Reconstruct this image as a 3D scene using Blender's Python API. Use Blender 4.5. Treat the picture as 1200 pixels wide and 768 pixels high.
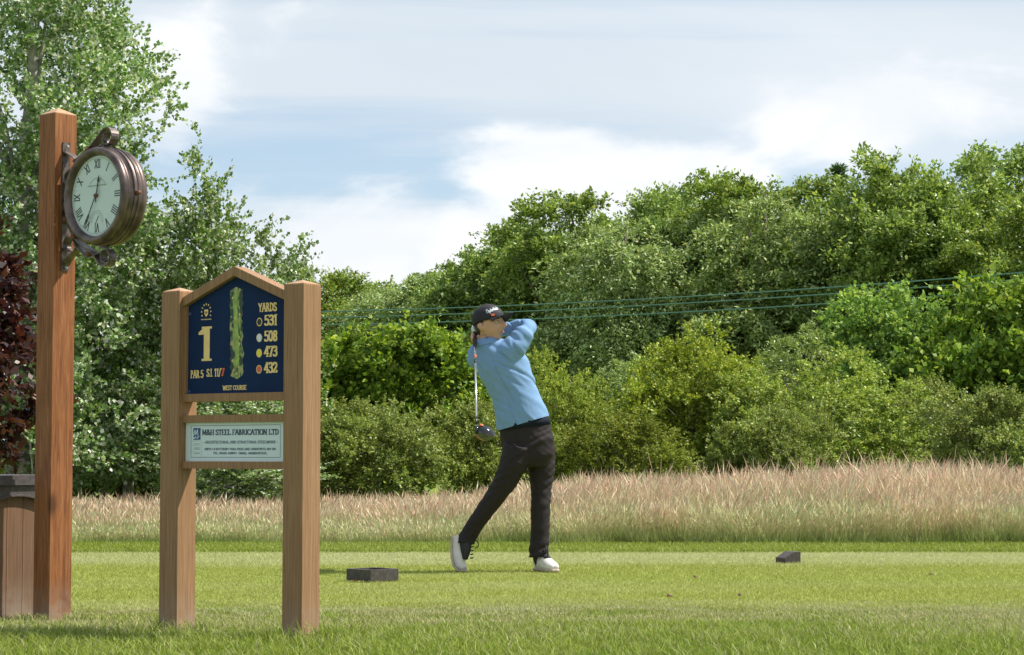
import bpy, bmesh, math, random
import numpy as np
from mathutils import Vector, Matrix, noise as mnoise

for o in list(bpy.data.objects): bpy.data.objects.remove(o)
scene = bpy.context.scene
COL = scene.collection
R = math.radians

# ------------------------------------------------------------------ camera
F = 2475.0; HC = 0.76; PITCH = math.atan(146 / F)
cam = bpy.data.cameras.new('camera'); camo = bpy.data.objects.new('camera', cam); COL.objects.link(camo)
cam.sensor_width = 36; cam.lens = 36 * F / 1200; cam.clip_start = 0.1; cam.clip_end = 6000
camo.location = (0, 0, HC); camo.rotation_euler = (math.pi / 2 + PITCH, 0, 0)
scene.camera = camo
scene.render.resolution_x = 1024; scene.render.resolution_y = 655
cp, sp = math.cos(PITCH), math.sin(PITCH)
def ray(px, py):
    dx = (px - 600) / F; dz = (384 - py) / F
    return Vector((dx, cp - dz * sp, sp + dz * cp))
def U(px, py, Y):                       # pixel -> world point at distance Y
    d = ray(px, py); t = Y / d.y
    return Vector((d.x * t, Y, HC + d.z * t))
def G(px, py):                          # pixel -> point on the ground
    d = ray(px, py); t = -HC / d.z
    return Vector((d.x * t, d.y * t, 0))

# ------------------------------------------------------------------ light
SUN_EL, SUN_AZ = R(55), R(9)           # azimuth measured from +X towards +Y
S = Vector((math.cos(SUN_AZ) * math.cos(SUN_EL), math.sin(SUN_AZ) * math.cos(SUN_EL), math.sin(SUN_EL)))
sun = bpy.data.lights.new('sun', 'SUN'); sun.energy = 5.0; sun.angle = R(0.6); sun.color = (1.0, 0.95, 0.86)
suno = bpy.data.objects.new('sun', sun); COL.objects.link(suno)
suno.rotation_euler = S.to_track_quat('Z', 'Y').to_euler(); suno.location = (8, 3, 20)
scene.view_settings.view_transform = 'Standard'
scene.view_settings.look = 'None'
scene.view_settings.exposure = 0.55
scene.view_settings.gamma = 1.0
scene.view_settings.use_curve_mapping = False

class NT:
    def __init__(s, tree): s.t = tree; s.n = tree.nodes; s.l = tree.links
    def put(s, v, sock):
        if v is None: return
        if hasattr(v, 'is_output'): s.l.new(v, sock)
        else:
            try: sock.default_value = v
            except Exception:
                sock.default_value = tuple(v) + (1.0,)
    def node(s, typ, ins=None, **attrs):
        n = s.n.new(typ)
        for k, v in attrs.items(): setattr(n, k, v)
        for k, v in (ins or {}).items(): s.put(v, n.inputs[k])
        return n
    def math(s, op, a, b=None, clamp=False):
        n = s.node('ShaderNodeMath', operation=op, use_clamp=clamp); s.put(a, n.inputs[0])
        if b is not None: s.put(b, n.inputs[1])
        return n.outputs[0]
    def mix(s, f, a, b, mode='MIX'):
        n = s.node('ShaderNodeMix', data_type='RGBA', blend_type=mode)
        s.put(f, n.inputs[0]); s.put(a, n.inputs[6]); s.put(b, n.inputs[7]); return n.outputs[2]
    def noise(s, vec, scale, detail=4, rough=0.55, dist=0.0, out=0):
        n = s.node('ShaderNodeTexNoise', {'Scale': scale, 'Detail': detail, 'Roughness': rough, 'Distortion': dist})
        if vec is not None: s.l.new(vec, n.inputs['Vector'])
        return n.outputs[out]
    def ramp(s, f, stops, interp='LINEAR'):
        n = s.node('ShaderNodeValToRGB'); e = n.color_ramp; e.interpolation = interp
        while len(e.elements) < len(stops): e.elements.new(0.5)
        for el, (p, c) in zip(e.elements, stops):
            el.position = p; el.color = tuple(c) + (1,) if len(c) == 3 else c
        s.put(f, n.inputs[0]); return n.outputs[0]
    def mapr(s, v, a, b, c, d, smooth=True):
        n = s.node('ShaderNodeMapRange', {'Value': v, 'From Min': a, 'From Max': b, 'To Min': c, 'To Max': d})
        n.interpolation_type = 'SMOOTHSTEP' if smooth else 'LINEAR'
        return n.outputs[0]
    def vscale(s, vec, sc, off=(0, 0, 0)):
        n = s.node('ShaderNodeMapping', {'Scale': sc, 'Location': off}); s.l.new(vec, n.inputs[0]); return n.outputs[0]

# ------------------------------------------------------------------ world: blue sky behind broken cloud
world = bpy.data.worlds.new('World'); scene.world = world; world.use_nodes = True
w = NT(world.node_tree); w.n.clear()
sky = w.node('ShaderNodeTexSky', sky_type='NISHITA', sun_disc=False, sun_elevation=SUN_EL,
             sun_rotation=R(90) - SUN_AZ, air_density=1.0, dust_density=1.0, ozone_density=1.2)
tc = w.node('ShaderNodeTexCoord'); D = tc.outputs['Generated']
sx = w.node('ShaderNodeSeparateXYZ', {0: D}); X, Y, Z = sx.outputs
zz = w.math('ADD', w.math('MAXIMUM', Z, 0.0), 0.07)
cb = w.node('ShaderNodeCombineXYZ', {0: w.math('DIVIDE', X, zz), 1: w.math('DIVIDE', Y, zz), 2: 0.0})
lay = w.noise(w.vscale(cb.outputs[0], (0.22, 0.75, 1), (3.1, 1.7, 0)), 1.0, 7, 0.55, 0.6)
lay2 = w.noise(w.vscale(cb.outputs[0], (0.35, 0.5, 1), (9.0, 4.2, 0)), 1.3, 5, 0.5, 0.3)
puff = w.noise(w.vscale(D, (1, 1, 2.1), (0.4, 0, 0.15)), 9.0, 9, 0.56, 0.35)
big = w.noise(w.vscale(D, (1, 1, 2.4), (2.2, 0.3, 1.1)), 4.2, 2, 0.5, 0.2)
def blob(az, el, sa, se):
    dx = w.math('DIVIDE', w.math('SUBTRACT', X, az), sa); dz = w.math('DIVIDE', w.math('SUBTRACT', Z, el), se)
    q = w.math('ADD', w.math('MULTIPLY', dx, dx), w.math('MULTIPLY', dz, dz))
    g = w.math('EXPONENT', w.math('MULTIPLY', q, -1.0))
    return w.math('MULTIPLY', g, w.math('GREATER_THAN', Y, 0.0))
m = None
for b in [(-.075, .098, .085, .030), (.02, .135, .055, .030), (.07, .125, .06, .028), (.17, .160, .085, .030), (-.16, .165, .03, .03), (-.055, .045, .12, .03)]:
    g = blob(*b); m = g if m is None else w.math('MAXIMUM', m, g)
m = w.math('MAXIMUM', m, w.mapr(big, 0.55, 0.72, 0.0, 0.8))
cum = w.mapr(w.math('ADD', w.math('MULTIPLY', m, 0.46), puff), 0.63, 0.86, 0.0, 1.0)
cum = w.math('MULTIPLY', cum, w.mapr(Z, 0.0, 0.5, 1.0, 0.35))
cov = w.mapr(lay, 0.38, 0.60, 0.25, 0.97)
K = 8.0                                                # colours are divided by the 0.1 background strength
haze_c = w.mix(w.mapr(lay2, 0.35, 0.68, 0, 1), (.62 * K, .69 * K, .755 * K), (.79 * K, .83 * K, .87 * K))
blue = w.mix(0.22, sky.outputs[0], (2.1, 4.2, 6.4))
c1 = w.mix(cov, blue, haze_c)
cumc = w.mix(w.mapr(puff, 0.40, 0.68, 0, 1), (.80 * K, .83 * K, .865 * K), (.94 * K, .945 * K, .95 * K))
c2 = w.mix(cum, c1, cumc)
c3 = w.mix(w.mapr(Z, 0.0, 0.07, 0.75, 0.0), c2, (.80 * K, .85 * K, .89 * K))
bg = w.node('ShaderNodeBackground', {'Color': c3, 'Strength': 0.1})
out = w.node('ShaderNodeOutputWorld'); w.l.new(bg.outputs[0], out.inputs[0])

# ------------------------------------------------------------------ helpers
def tag(o, label=None, cat=None, group=None, kind=None):
    if label: o['label'] = label
    if cat: o['category'] = cat
    if group: o['group'] = group
    if kind: o['kind'] = kind
    return o
def empty(name, loc, label, cat, group=None, rz=0.0):
    o = bpy.data.objects.new(name, None); COL.objects.link(o); o.location = loc; o.rotation_euler.z = rz
    o.empty_display_size = 0.2
    return tag(o, label, cat, group)
def link(name, me, mat=None, parent=None, smooth=False):
    o = bpy.data.objects.new(name, me); COL.objects.link(o)
    if mat and not me.materials: me.materials.append(mat)
    if smooth: me.polygons.foreach_set('use_smooth', [True] * len(me.polygons))
    if parent: o.parent = parent
    return o
def mesh_from(name, verts, faces):
    me = bpy.data.meshes.new(name); me.from_pydata([tuple(v) for v in verts], [], faces); me.update(); return me
def np_mesh(name, V, Q, loops=4, col=None):
    """V (n,3) float, Q (m,loops) int: fast mesh"""
    me = bpy.data.meshes.new(name); n, mm = len(V), len(Q)
    me.vertices.add(n); me.vertices.foreach_set('co', np.ascontiguousarray(V, np.float32).ravel())
    me.loops.add(mm * loops); me.loops.foreach_set('vertex_index', np.ascontiguousarray(Q, np.int32).ravel())
    me.polygons.add(mm); me.polygons.foreach_set('loop_start', np.arange(0, mm * loops, loops, dtype=np.int32))
    if col is not None:
        a = me.attributes.new('Col', 'FLOAT_COLOR', 'POINT')
        c = np.ones((n, 4), np.float32); c[:, :3] = col; a.data.foreach_set('color', c.ravel())
    me.update(calc_edges=True); me.validate(); return me
def bm_obj(name, bm, mat, parent=None, smooth=False, bevel=0.0, seg=2):
    if bevel:
        bmesh.ops.bevel(bm, geom=[e for e in bm.edges if e.calc_face_angle(0) > 0.5], offset=bevel, segments=seg, affect='EDGES', profile=0.6)
    me = bpy.data.meshes.new(name); bm.to_mesh(me); bm.free()
    return link(name, me, mat, parent, smooth)
def box(bm, x0, x1, y0, y1, z0, z1, M=None):
    vs = [bm.verts.new((x, y, z)) for z in (z0, z1) for y in (y0, y1) for x in (x0, x1)]
    if M is not None:
        for v in vs: v.co = M @ v.co
    for f in ((0, 2, 3, 1), (4, 5, 7, 6), (0, 1, 5, 4), (2, 6, 7, 3), (0, 4, 6, 2), (1, 3, 7, 5)): bm.faces.new([vs[i] for i in f])
    return vs
def prism(bm, pts, y0, y1):
    """pts (x,z) polygon extruded along y"""
    a = [bm.verts.new((x, y0, z)) for x, z in pts]; b = [bm.verts.new((x, y1, z)) for x, z in pts]; n = len(pts)
    bm.faces.new(a); bm.faces.new(b[::-1])
    for i in range(n): bm.faces.new((a[i], b[i], b[(i + 1) % n], a[(i + 1) % n]))
    bmesh.ops.recalc_face_normals(bm, faces=bm.faces)
def loft(bm, pts, rad, up=Vector((0, 1, 0)), seg=12, cap=True):
    """tube through pts; rad: r or (a, b) with b along the up hint"""
    pts = [Vector(p) for p in pts]; rings = []
    for i, p in enumerate(pts):
        t = (pts[min(i + 1, len(pts) - 1)] - pts[max(i - 1, 0)]).normalized()
        b = up - t * up.dot(t)
        if b.length < 1e-4: b = t.orthogonal()
        b.normalize(); a = b.cross(t)
        r = rad[i]; ra, rb = r if isinstance(r, (tuple, list)) else (r, r)
        rings.append([bm.verts.new(p + a * (ra * math.cos(2 * math.pi * k / seg)) + b * (rb * math.sin(2 * math.pi * k / seg))) for k in range(seg)])
    for r0, r1 in zip(rings, rings[1:]):
        for k in range(seg): bm.faces.new((r0[k], r0[(k + 1) % seg], r1[(k + 1) % seg], r1[k]))
    if cap: bm.faces.new(rings[0][::-1]); bm.faces.new(rings[-1])
    return rings
def ribbon(bm, pts, width, thick, wdir, M=None):
    """flat strap along a curve; wdir is the direction of its width"""
    pts = [Vector(p) for p in pts]; rings = []; wd = Vector(wdir).normalized()
    for i, p in enumerate(pts):
        t = (pts[min(i + 1, len(pts) - 1)] - pts[max(i - 1, 0)]).normalized(); n = t.cross(wd).normalized()
        rings.append([bm.verts.new(p + wd * (sw * width / 2) + n * (sn * thick / 2)) for sw, sn in ((-1, -1), (1, -1), (1, 1), (-1, 1))])
    for r0, r1 in zip(rings, rings[1:]):
        for k in range(4): bm.faces.new((r0[k], r0[(k + 1) % 4], r1[(k + 1) % 4], r1[k]))
    bm.faces.new(rings[0][::-1]); bm.faces.new(rings[-1])
def crv(pts, n=8):
    """Catmull-Rom through pts"""
    P = [Vector(p) for p in pts]; P = [P[0] * 2 - P[1]] + P + [P[-1] * 2 - P[-2]]; o = []
    for i in range(1, len(P) - 2):
        for k in range(n):
            t = k / n; a, b, c, d = P[i - 1:i + 3]
            o.append(0.5 * (2 * b + (c - a) * t + (2 * a - 5 * b + 4 * c - d) * t * t + (3 * b - a - 3 * c + d) * t ** 3))
    o.append(P[-2]); return o
def lathe(bm, prof, seg=48, M=None):
    """prof [(r, h)] turned round +z"""
    rings = []
    for r, h in prof:
        if r < 1e-6: rings.append([bm.verts.new((0, 0, h))])
        else: rings.append([bm.verts.new((r * math.cos(2 * math.pi * k / seg), r * math.sin(2 * math.pi * k / seg), h)) for k in range(seg)])
    for a, b in zip(rings, rings[1:]):
        for k in range(seg):
            k2 = (k + 1) % seg
            if len(a) == 1 and len(b) == 1: continue
            if len(a) == 1: bm.faces.new((a[0], b[k2], b[k]))
            elif len(b) == 1: bm.faces.new((a[k], a[k2], b[0]))
            else: bm.faces.new((a[k], a[k2], b[k2], b[k]))
    if M is not None:
        for r in rings:
            for v in r: v.co = M @ v.co
def vnoise(x, y, seed=0):
    """2-D value noise, numpy arrays, 0..1"""
    xi = np.floor(x).astype(np.int64); yi = np.floor(y).astype(np.int64); fx = x - xi; fy = y - yi
    fx = fx * fx * (3 - 2 * fx); fy = fy * fy * (3 - 2 * fy)
    def h(a, b):
        n = (a * 374761393 + b * 668265263 + seed * 1442695041) & 0xffffffff
        n = ((n ^ (n >> 13)) * 1274126177) & 0xffffffff
        return ((n ^ (n >> 16)) & 0xffff) / 65535.0
    return (h(xi, yi) * (1 - fx) + h(xi + 1, yi) * fx) * (1 - fy) + (h(xi, yi + 1) * (1 - fx) + h(xi + 1, yi + 1) * fx) * fy
def fbm(x, y, seed=0, o=4):
    s = 0; a = 1; t = 0
    for i in range(o): s = s + a * vnoise(x * 2 ** i, y * 2 ** i, seed + i); t += a; a *= 0.55
    return s / t

# ------------------------------------------------------------------ materials
def mat(name): 
    m = bpy.data.materials.new(name); m.use_nodes = True; t = NT(m.node_tree); t.n.clear()
    return m, t
def finish(t, bsdf, bump=None, strength=0.3, dist=0.01):
    if bump is not None:
        b = t.node('ShaderNodeBump', {'Strength': strength, 'Distance': dist, 'Height': bump}); t.l.new(b.outputs[0], bsdf.inputs['Normal'])
    o = t.node('ShaderNodeOutputMaterial'); t.l.new(bsdf.outputs[0], o.inputs[0])
def plain(name, c, rough=0.6, metal=0.0, var=0.12, scale=30.0, bump=0.15, spec=0.5, coords='Object', dist=0.002):
    m, t = mat(name); tcn = t.node('ShaderNodeTexCoord').outputs[coords]
    n = t.noise(tcn, scale, 5); lo = [x * (1 - var) for x in c]; hi = [min(1, x * (1 + var)) for x in c]
    col = t.mix(t.mapr(n, .3, .7, 0, 1), tuple(lo) + (1,), tuple(hi) + (1,))
    b = t.node('ShaderNodeBsdfPrincipled', {'Base Color': col, 'Roughness': rough, 'Metallic': metal, 'Specular IOR Level': spec})
    finish(t, b, n if bump else None, bump, dist); return m
def leaf_mat(name, stops, trans=0.32, rough=0.5, spec=0.35, tint=(1, 1, .55), patch=0.35):
    """leaf colour varies leaf by leaf, in soft patches over the plant and plant by plant"""
    m, t = mat(name); g = t.node('ShaderNodeNewGeometry'); oi = t.node('ShaderNodeObjectInfo')
    c = t.ramp(g.outputs['Random Per Island'], stops)
    tcn = t.node('ShaderNodeTexCoord').outputs['Object']
    pn = t.mapr(t.noise(tcn, 1.1, 3), .3, .7, 1 - patch * .5, 1 + patch * .5)
    hv = t.node('ShaderNodeHueSaturation', {'Hue': t.mapr(oi.outputs['Random'], 0, 1, .497, .512, False), 'Saturation': t.mapr(oi.outputs['Random'], 0, 1, 1.06, .9, False),
                'Value': t.math('MULTIPLY', pn, t.mapr(oi.outputs['Random'], 0, 1, .9, 1.1, False)), 'Color': c})
    b = t.node('ShaderNodeBsdfPrincipled', {'Base Color': hv.outputs[0], 'Roughness': rough, 'Specular IOR Level': spec})
    tr = t.node('ShaderNodeBsdfTranslucent', {'Color': t.mix(1.0, hv.outputs[0], tuple(tint) + (1,), 'MULTIPLY')})
    mx = t.node('ShaderNodeMixShader', {0: trans}); t.l.new(b.outputs[0], mx.inputs[1]); t.l.new(tr.outputs[0], mx.inputs[2])
    o = t.node('ShaderNodeOutputMaterial'); t.l.new(mx.outputs[0], o.inputs[0]); return m
def blade_mat(name, trans=0.3, rough=0.55, var=0.25):
    m, t = mat(name); a = t.node('ShaderNodeAttribute', attribute_name='Col'); g = t.node('ShaderNodeNewGeometry')
    hv = t.node('ShaderNodeHueSaturation', {'Value': t.mapr(g.outputs['Random Per Island'], 0, 1, 1 - var, 1 + var, False), 'Color': a.outputs[0]})
    b = t.node('ShaderNodeBsdfPrincipled', {'Base Color': hv.outputs[0], 'Roughness': rough, 'Specular IOR Level': .3})
    tr = t.node('ShaderNodeBsdfTranslucent', {'Color': hv.outputs[0]})
    mx = t.node('ShaderNodeMixShader', {0: trans}); t.l.new(b.outputs[0], mx.inputs[1]); t.l.new(tr.outputs[0], mx.inputs[2])
    o = t.node('ShaderNodeOutputMaterial'); t.l.new(mx.outputs[0], o.inputs[0]); return m
def wood(name, dark, mid, light, grain=(26, 26, 1.3), knots=True, wet=0.0):
    m, t = mat(name); ob = t.node('ShaderNodeTexCoord').outputs['Object']
    g = t.noise(t.vscale(ob, grain), 3.0, 8, .6, 1.2); f = t.noise(t.vscale(ob, (90, 90, 5)), 2.0, 5, .6)
    c = t.ramp(g, [(.30, dark), (.5, mid), (.70, light)])
    c = t.mix(t.mapr(f, .35, .7, 0, .35), c, dark + (1,))
    if knots:
        v = t.node('ShaderNodeTexVoronoi', {'Scale': 1.0}); t.l.new(t.vscale(ob, (4.3, 4.3, 2.1)), v.inputs['Vector'])
        c = t.mix(t.mapr(v.outputs['Distance'], .04, .16, .75, 0), c, tuple(x * .35 for x in dark) + (1,))
        big = t.noise(t.vscale(ob, (3, 3, 2.2)), 1.6, 4)
        c = t.mix(t.mapr(big, .52, .68, 0, .5), c, tuple(x * .55 for x in mid) + (1,))
    z = t.node('ShaderNodeSeparateXYZ', {0: ob}).outputs[2]                     # rain-splashed, greyed foot
    c = t.mix(t.math('MULTIPLY', t.mapr(z, .0, .22, .55, 0), t.mapr(t.noise(ob, 14, 4), .3, .6, .3, 1)), c, (.33, .27, .22, 1))
    b = t.node('ShaderNodeBsdfPrincipled', {'Base Color': c, 'Roughness': .62, 'Specular IOR Level': .3})
    finish(t, b, t.math('ADD', g, t.math('MULTIPLY', f, .5)), .35, .003); return m

M_post = wood('oiled_timber', (.13, .043, .014), (.26, .095, .030), (.38, .165, .065))
M_sign = wood('brown_recycled_board', (.20, .108, .052), (.30, .168, .082), (.38, .225, .12), grain=(45, 45, 1.0), knots=False)
M_bin = wood('bin_board', (.12, .066, .036), (.18, .10, .056), (.235, .14, .082), grain=(45, 45, 1.0), knots=False)
M_binlid = plain('dark_moulded_lid', (.075, .062, .06), .55, var=.25, scale=60, bump=.5, dist=.004)
M_endgrain = wood('end_grain', (.33, .17, .085), (.45, .26, .15), (.55, .36, .23), grain=(9, 9, 9), knots=False)
M_navy = plain('navy_panel', (.008, .024, .075), .7, var=.1, scale=8, bump=0, spec=.12)
M_gold = plain('gold_lettering', (.80, .57, .22), .5, bump=0, var=.08)
M_red = plain('red_print', (.55, .045, .03), .5, bump=0)
M_orange = plain('orange_red_print', (.72, .12, .05), .5, bump=0)
M_yellow = plain('yellow_print', (.78, .66, .02), .5, bump=0)
M_white = plain('white_print', (.62, .68, .70), .5, bump=0)
M_blackp = plain('black_print', (.015, .015, .015), .5, bump=0)
M_plaque = plain('white_plaque', (.62, .72, .74), .4, var=.03, scale=5, bump=0)
M_ink = plain('navy_ink', (.05, .07, .12), .5, bump=0)
M_blue = plain('blue_logo', (.04, .09, .26), .5, bump=0)
M_bronze = plain('bronze_case', (.13, .095, .085), .38, metal=.55, var=.45, scale=14, bump=.2, dist=.003)
M_iron = plain('weathered_strap_iron', (.12, .095, .085), .45, metal=.45, var=.5, scale=40, bump=.3, dist=.003)
M_rust = plain('rusty_rivet', (.16, .06, .03), .7, var=.4, scale=60)
M_dial = plain('aged_dial', (.56, .65, .63), .35, var=.04, scale=6, bump=0)
M_dialink = plain('black_dial_paint', (.02, .022, .022), .5, bump=0)
M_dialgrey = plain('faded_dial_print', (.30, .34, .33), .6, bump=0)
M_marker = plain('dark_recycled_plastic', (.055, .045, .042), .6, var=.3, scale=50, bump=.4, dist=.003)
M_bark = plain('grey_bark', (.16, .135, .105), .9, var=.5, scale=14, bump=.9, dist=.02)
M_palebark = plain('pale_bark', (.33, .31, .27), .85, var=.4, scale=12, bump=.7, dist=.02)
M_wire = plain('green_wire', (.085, .19, .145), .5, bump=0)
M_soil = plain('dry_soil', (.17, .10, .065), .95, var=.3)
def map_mat():
    m, t = mat('course_map_print'); ob = t.node('ShaderNodeTexCoord').outputs['Object']
    n = t.noise(t.vscale(ob, (60, 1, 28)), 1.0, 4, .6)
    c = t.ramp(n, [(.30, (.015, .03, .02)), (.42, (.05, .11, .04)), (.5, (.20, .27, .06)), (.62, (.42, .36, .14)), (.75, (.2, .26, .07))])
    b = t.node('ShaderNodeBsdfPrincipled', {'Base Color': c, 'Roughness': .4}); finish(t, b); return m
M_map = map_mat()
M_fair = plain('fairway_print', (.26, .38, .07), .45, var=.25, scale=40, bump=0)
M_rough_print = plain('dark_green_print', (.02, .045, .025), .45, bump=0)
M_sand = plain('sand_print', (.58, .46, .2), .45, bump=0)

def ground_mat(name, lo, mid, hi, dry, dry_amt=.35, scale=1.0, band=None):
    m, t = mat(name); p = t.node('ShaderNodeNewGeometry').outputs['Position']
    a = t.noise(p, .55 * scale, 6, .6); f = t.noise(p, 38, 4, .65); v = t.noise(t.vscale(p, (1, .35, 1)), 2.3, 5, .6)
    c = t.ramp(f, [(.28, lo), (.5, mid), (.72, hi)])
    c = t.mix(t.mapr(a, .35, .7, 0, .5), c, mid + (1,))
    c = t.mix(t.mapr(v, .50, .72, 0, dry_amt), c, dry + (1,))
    if band:
        yv = t.node('ShaderNodeSeparateXYZ', {0: p}).outputs[1]
        wob = t.math('ADD', yv, t.math('MULTIPLY', t.math('SUBTRACT', t.noise(p, 1.3, 3), .5), .25))
        for y0, y1, colr, amt in band:
            k = t.math('MULTIPLY', t.mapr(wob, y0 - .08, y0 + .08, 0, 1), t.mapr(wob, y1 - .08, y1 + .08, amt, 0)); c = t.mix(k, c, colr + (1,))
    b = t.node('ShaderNodeBsdfPrincipled', {'Base Color': c, 'Roughness': .9, 'Specular IOR Level': .15})
    finish(t, b, t.noise(p, 120, 3, .7), .6, .01); return m
M_ground = ground_mat('rough_ground', (.055, .075, .02), (.13, .18, .035), (.22, .27, .06), (.30, .28, .13), .4)
M_tee = ground_mat('mown_tee', (.17, .20, .04), (.22, .25, .05), (.27, .295, .065), (.32, .31, .13), .35,
                   band=[(14.15, 15.9, (.29, .31, .14), .6), (12.3, 13.2, (.22, .29, .05), .3)])
M_fringe = ground_mat('fringe_turf', (.14, .17, .03), (.21, .25, .04), (.26, .30, .05), (.28, .28, .09), .3)

# ------------------------------------------------------------------ serif lettering made of pen strokes
GL = {'A': (8.4, "0.7 0 4.2 10;4.2 10 7.7 0;2 3.4 6.4 3.4"), 'B': (7.2, "1.6 0 1.6 10;~1.6 10 5.8 10 5.8 5.3 1.6 5.3;~1.6 5.3 7 5.3 7 0 1.6 0"),
 'C': (7.8, "~7 7.6 6 10.9 .9 10.9 .9 5 .9 -.9 6 -.9 7 2.2"), 'D': (8.2, "1.6 0 1.6 10;~1.6 10 9 10 9 0 1.6 0"),
 'E': (7, "1.6 0 1.6 10;1.6 9.8 6.2 9.8;6.2 9.8 6.2 8.4;1.6 5.2 5 5.2;1.6 .2 6.4 .2;6.4 .2 6.4 1.8"), 'F': (6.6, "1.6 0 1.6 10;1.6 9.8 6.2 9.8;6.2 9.8 6.2 8.2;1.6 5.2 5 5.2"),
 'G': (8.2, "~7 7.8 6 10.9 .9 10.9 .9 5 .9 -.9 6 -.9 7 1.4;7 0.6 7 4.4"), 'H': (8.6, "1.7 0 1.7 10;6.9 0 6.9 10;1.7 5.2 6.9 5.2"), 'I': (3.8, "1.9 0 1.9 10"),
 'J': (5, "~3.4 10 3.4 0 3.4 -.6 .8 .4"), 'K': (8, "1.6 0 1.6 10;7 10 1.6 4.6;3.2 6 7.2 0"), 'L': (6.6, "1.6 0 1.6 10;1.6 .2 6.2 .2;6.2 .2 6.2 2.2"),
 'M': (10.2, "1.5 0 1.5 10;1.5 10 5 1.5;5 1.5 8.5 10;8.6 0 8.6 10"), 'N': (8.6, "1.5 0 1.5 10;1.5 10 7 0;7 0 7 10"),
 'O': (8.4, "~4.2 10 -.3 10 -.3 0 4.2 0 8.7 0 8.7 10 4.2 10"), 'P': (7, "1.6 0 1.6 10;~1.6 10 6.9 10 6.9 4.8 1.6 4.8"), 'Q': (8.4, "~4.2 10 -.3 10 -.3 0 4.2 0 8.7 0 8.7 10 4.2 10;4.6 2 8 -1.5"),
 'R': (8, "1.6 0 1.6 10;~1.6 10 6.6 10 6.6 5 1.6 5;3.8 5 7.3 0"), 'S': (6.6, "~5.7 7.8 5.3 10.8 1 10.6 1 7.6 1 5 5.9 5.2 5.9 2.5 5.9 -.8 1 -.8 .8 2.3"),
 'T': (7.6, "3.8 0 3.8 10;.6 9.8 7 9.8;.6 9.8 .6 8.2;7 9.8 7 8.2"), 'U': (8.4, "~1.6 10 1.6 4 1.4 0 4.2 0 7 0 6.9 4 6.9 10"), 'V': (8, ".8 10 4 0;4 0 7.2 10"),
 'W': (11.4, ".8 10 3.4 0;3.4 0 5.7 9;5.7 9 8 0;8 0 10.6 10"), 'X': (8, ".8 10 7.2 0;7.2 10 .8 0"), 'Y': (7.8, ".7 10 3.9 5;7.1 10 3.9 5;3.9 5 3.9 0"), 'Z': (7, ".9 9.8 6.2 9.8;6.2 10 .8 0;.8 .2 6.3 .2"),
 '0': (7, "~3.5 10 .2 10 .2 0 3.5 0 6.8 0 6.8 10 3.5 10"), '1': (5.4, "2.8 0 2.8 10;.9 8.2 2.8 9.7"), '2': (7, "~1 7.6 1 10.8 6 10.8 6 7.4 6 4.8 1.4 2 1 .4;1 .3 6.2 .3;6.2 .3 6.3 2"),
 '3': (6.8, "~1 8.2 1.4 10.8 5.6 10.4 5.6 7.7 5.6 5.6 4 5.4 2.6 5.4;~2.6 5.4 4.4 5.4 6 4.6 6 2.7 6 -.8 1 -.6 .9 1.8"), '4': (7.2, "5 0 5 10;5 10 .7 3;.7 2.8 6.8 2.8"),
 '5': (6.8, "1.6 9.8 5.8 9.8;1.6 9.8 1.4 5.4;~1.4 5.4 3 7 6 6.2 6 3.1 6 -.8 1 -.6 .9 1.6"), '6': (7, "~5.6 9 3.4 10.6 1 8 1 4.2 1 -1.2 6.2 -1.2 6.2 3 6.2 6.4 2.2 7 1.2 4.2"),
 '7': (6.6, ".8 9.8 6 9.8;.8 9.8 .8 8;6 9.8 2.6 0"), '8': (7, "~3.5 10 .8 10 .8 5.6 3.5 5.3 6.4 5 6.4 0 3.5 0 .6 0 .6 5 3.5 5.3 6.2 5.6 6.2 10 3.5 10"), '9': (7, "~5.8 5.8 4.8 3 .8 3.6 .8 7 .8 11.2 6 11.2 6 5.8 6 2 3.6 -.6 1.4 1"),
 '&': (9, "~8 4.6 6 -1.2 1 -1.2 1 2.4 1 5.4 5.6 5.6 5.6 8.2 5.6 10.8 2.4 10.6 2.4 8 2.4 6 6 2 8.2 0"), '.': (2.6, "1.2 .3 1.3 .3"), ',': (2.6, "1.4 .4 1 -1.4"), '/': (4.4, ".4 -.5 4 10.5"),
 '-': (5, ".6 4.4 4.4 4.4"), ':': (2.6, "1.2 .6 1.3 .6;1.2 5.6 1.3 5.6"), ' ': (3.6, "")}
def hull(p):
    p = sorted(set((round(a, 4), round(b, 4)) for a, b in p))
    def half(q):
        o = []
        for a in q:
            while len(o) > 1 and (o[-1][0] - o[-2][0]) * (a[1] - o[-2][1]) - (o[-1][1] - o[-2][1]) * (a[0] - o[-2][0]) <= 0: o.pop()
            o.append(a)
        return o
    return half(p)[:-1] + half(p[::-1])[:-1]
def bez(p, n=7):
    o = []
    for i in range(0, len(p) - 3, 3):
        for k in range(n + (i + 4 >= len(p))):
            t = k / n; s = 1 - t
            o.append(tuple(s ** 3 * p[i][j] + 3 * s * s * t * p[i + 1][j] + 3 * s * t * t * p[i + 2][j] + t ** 3 * p[i + 3][j] for j in (0, 1)))
    return o
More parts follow.
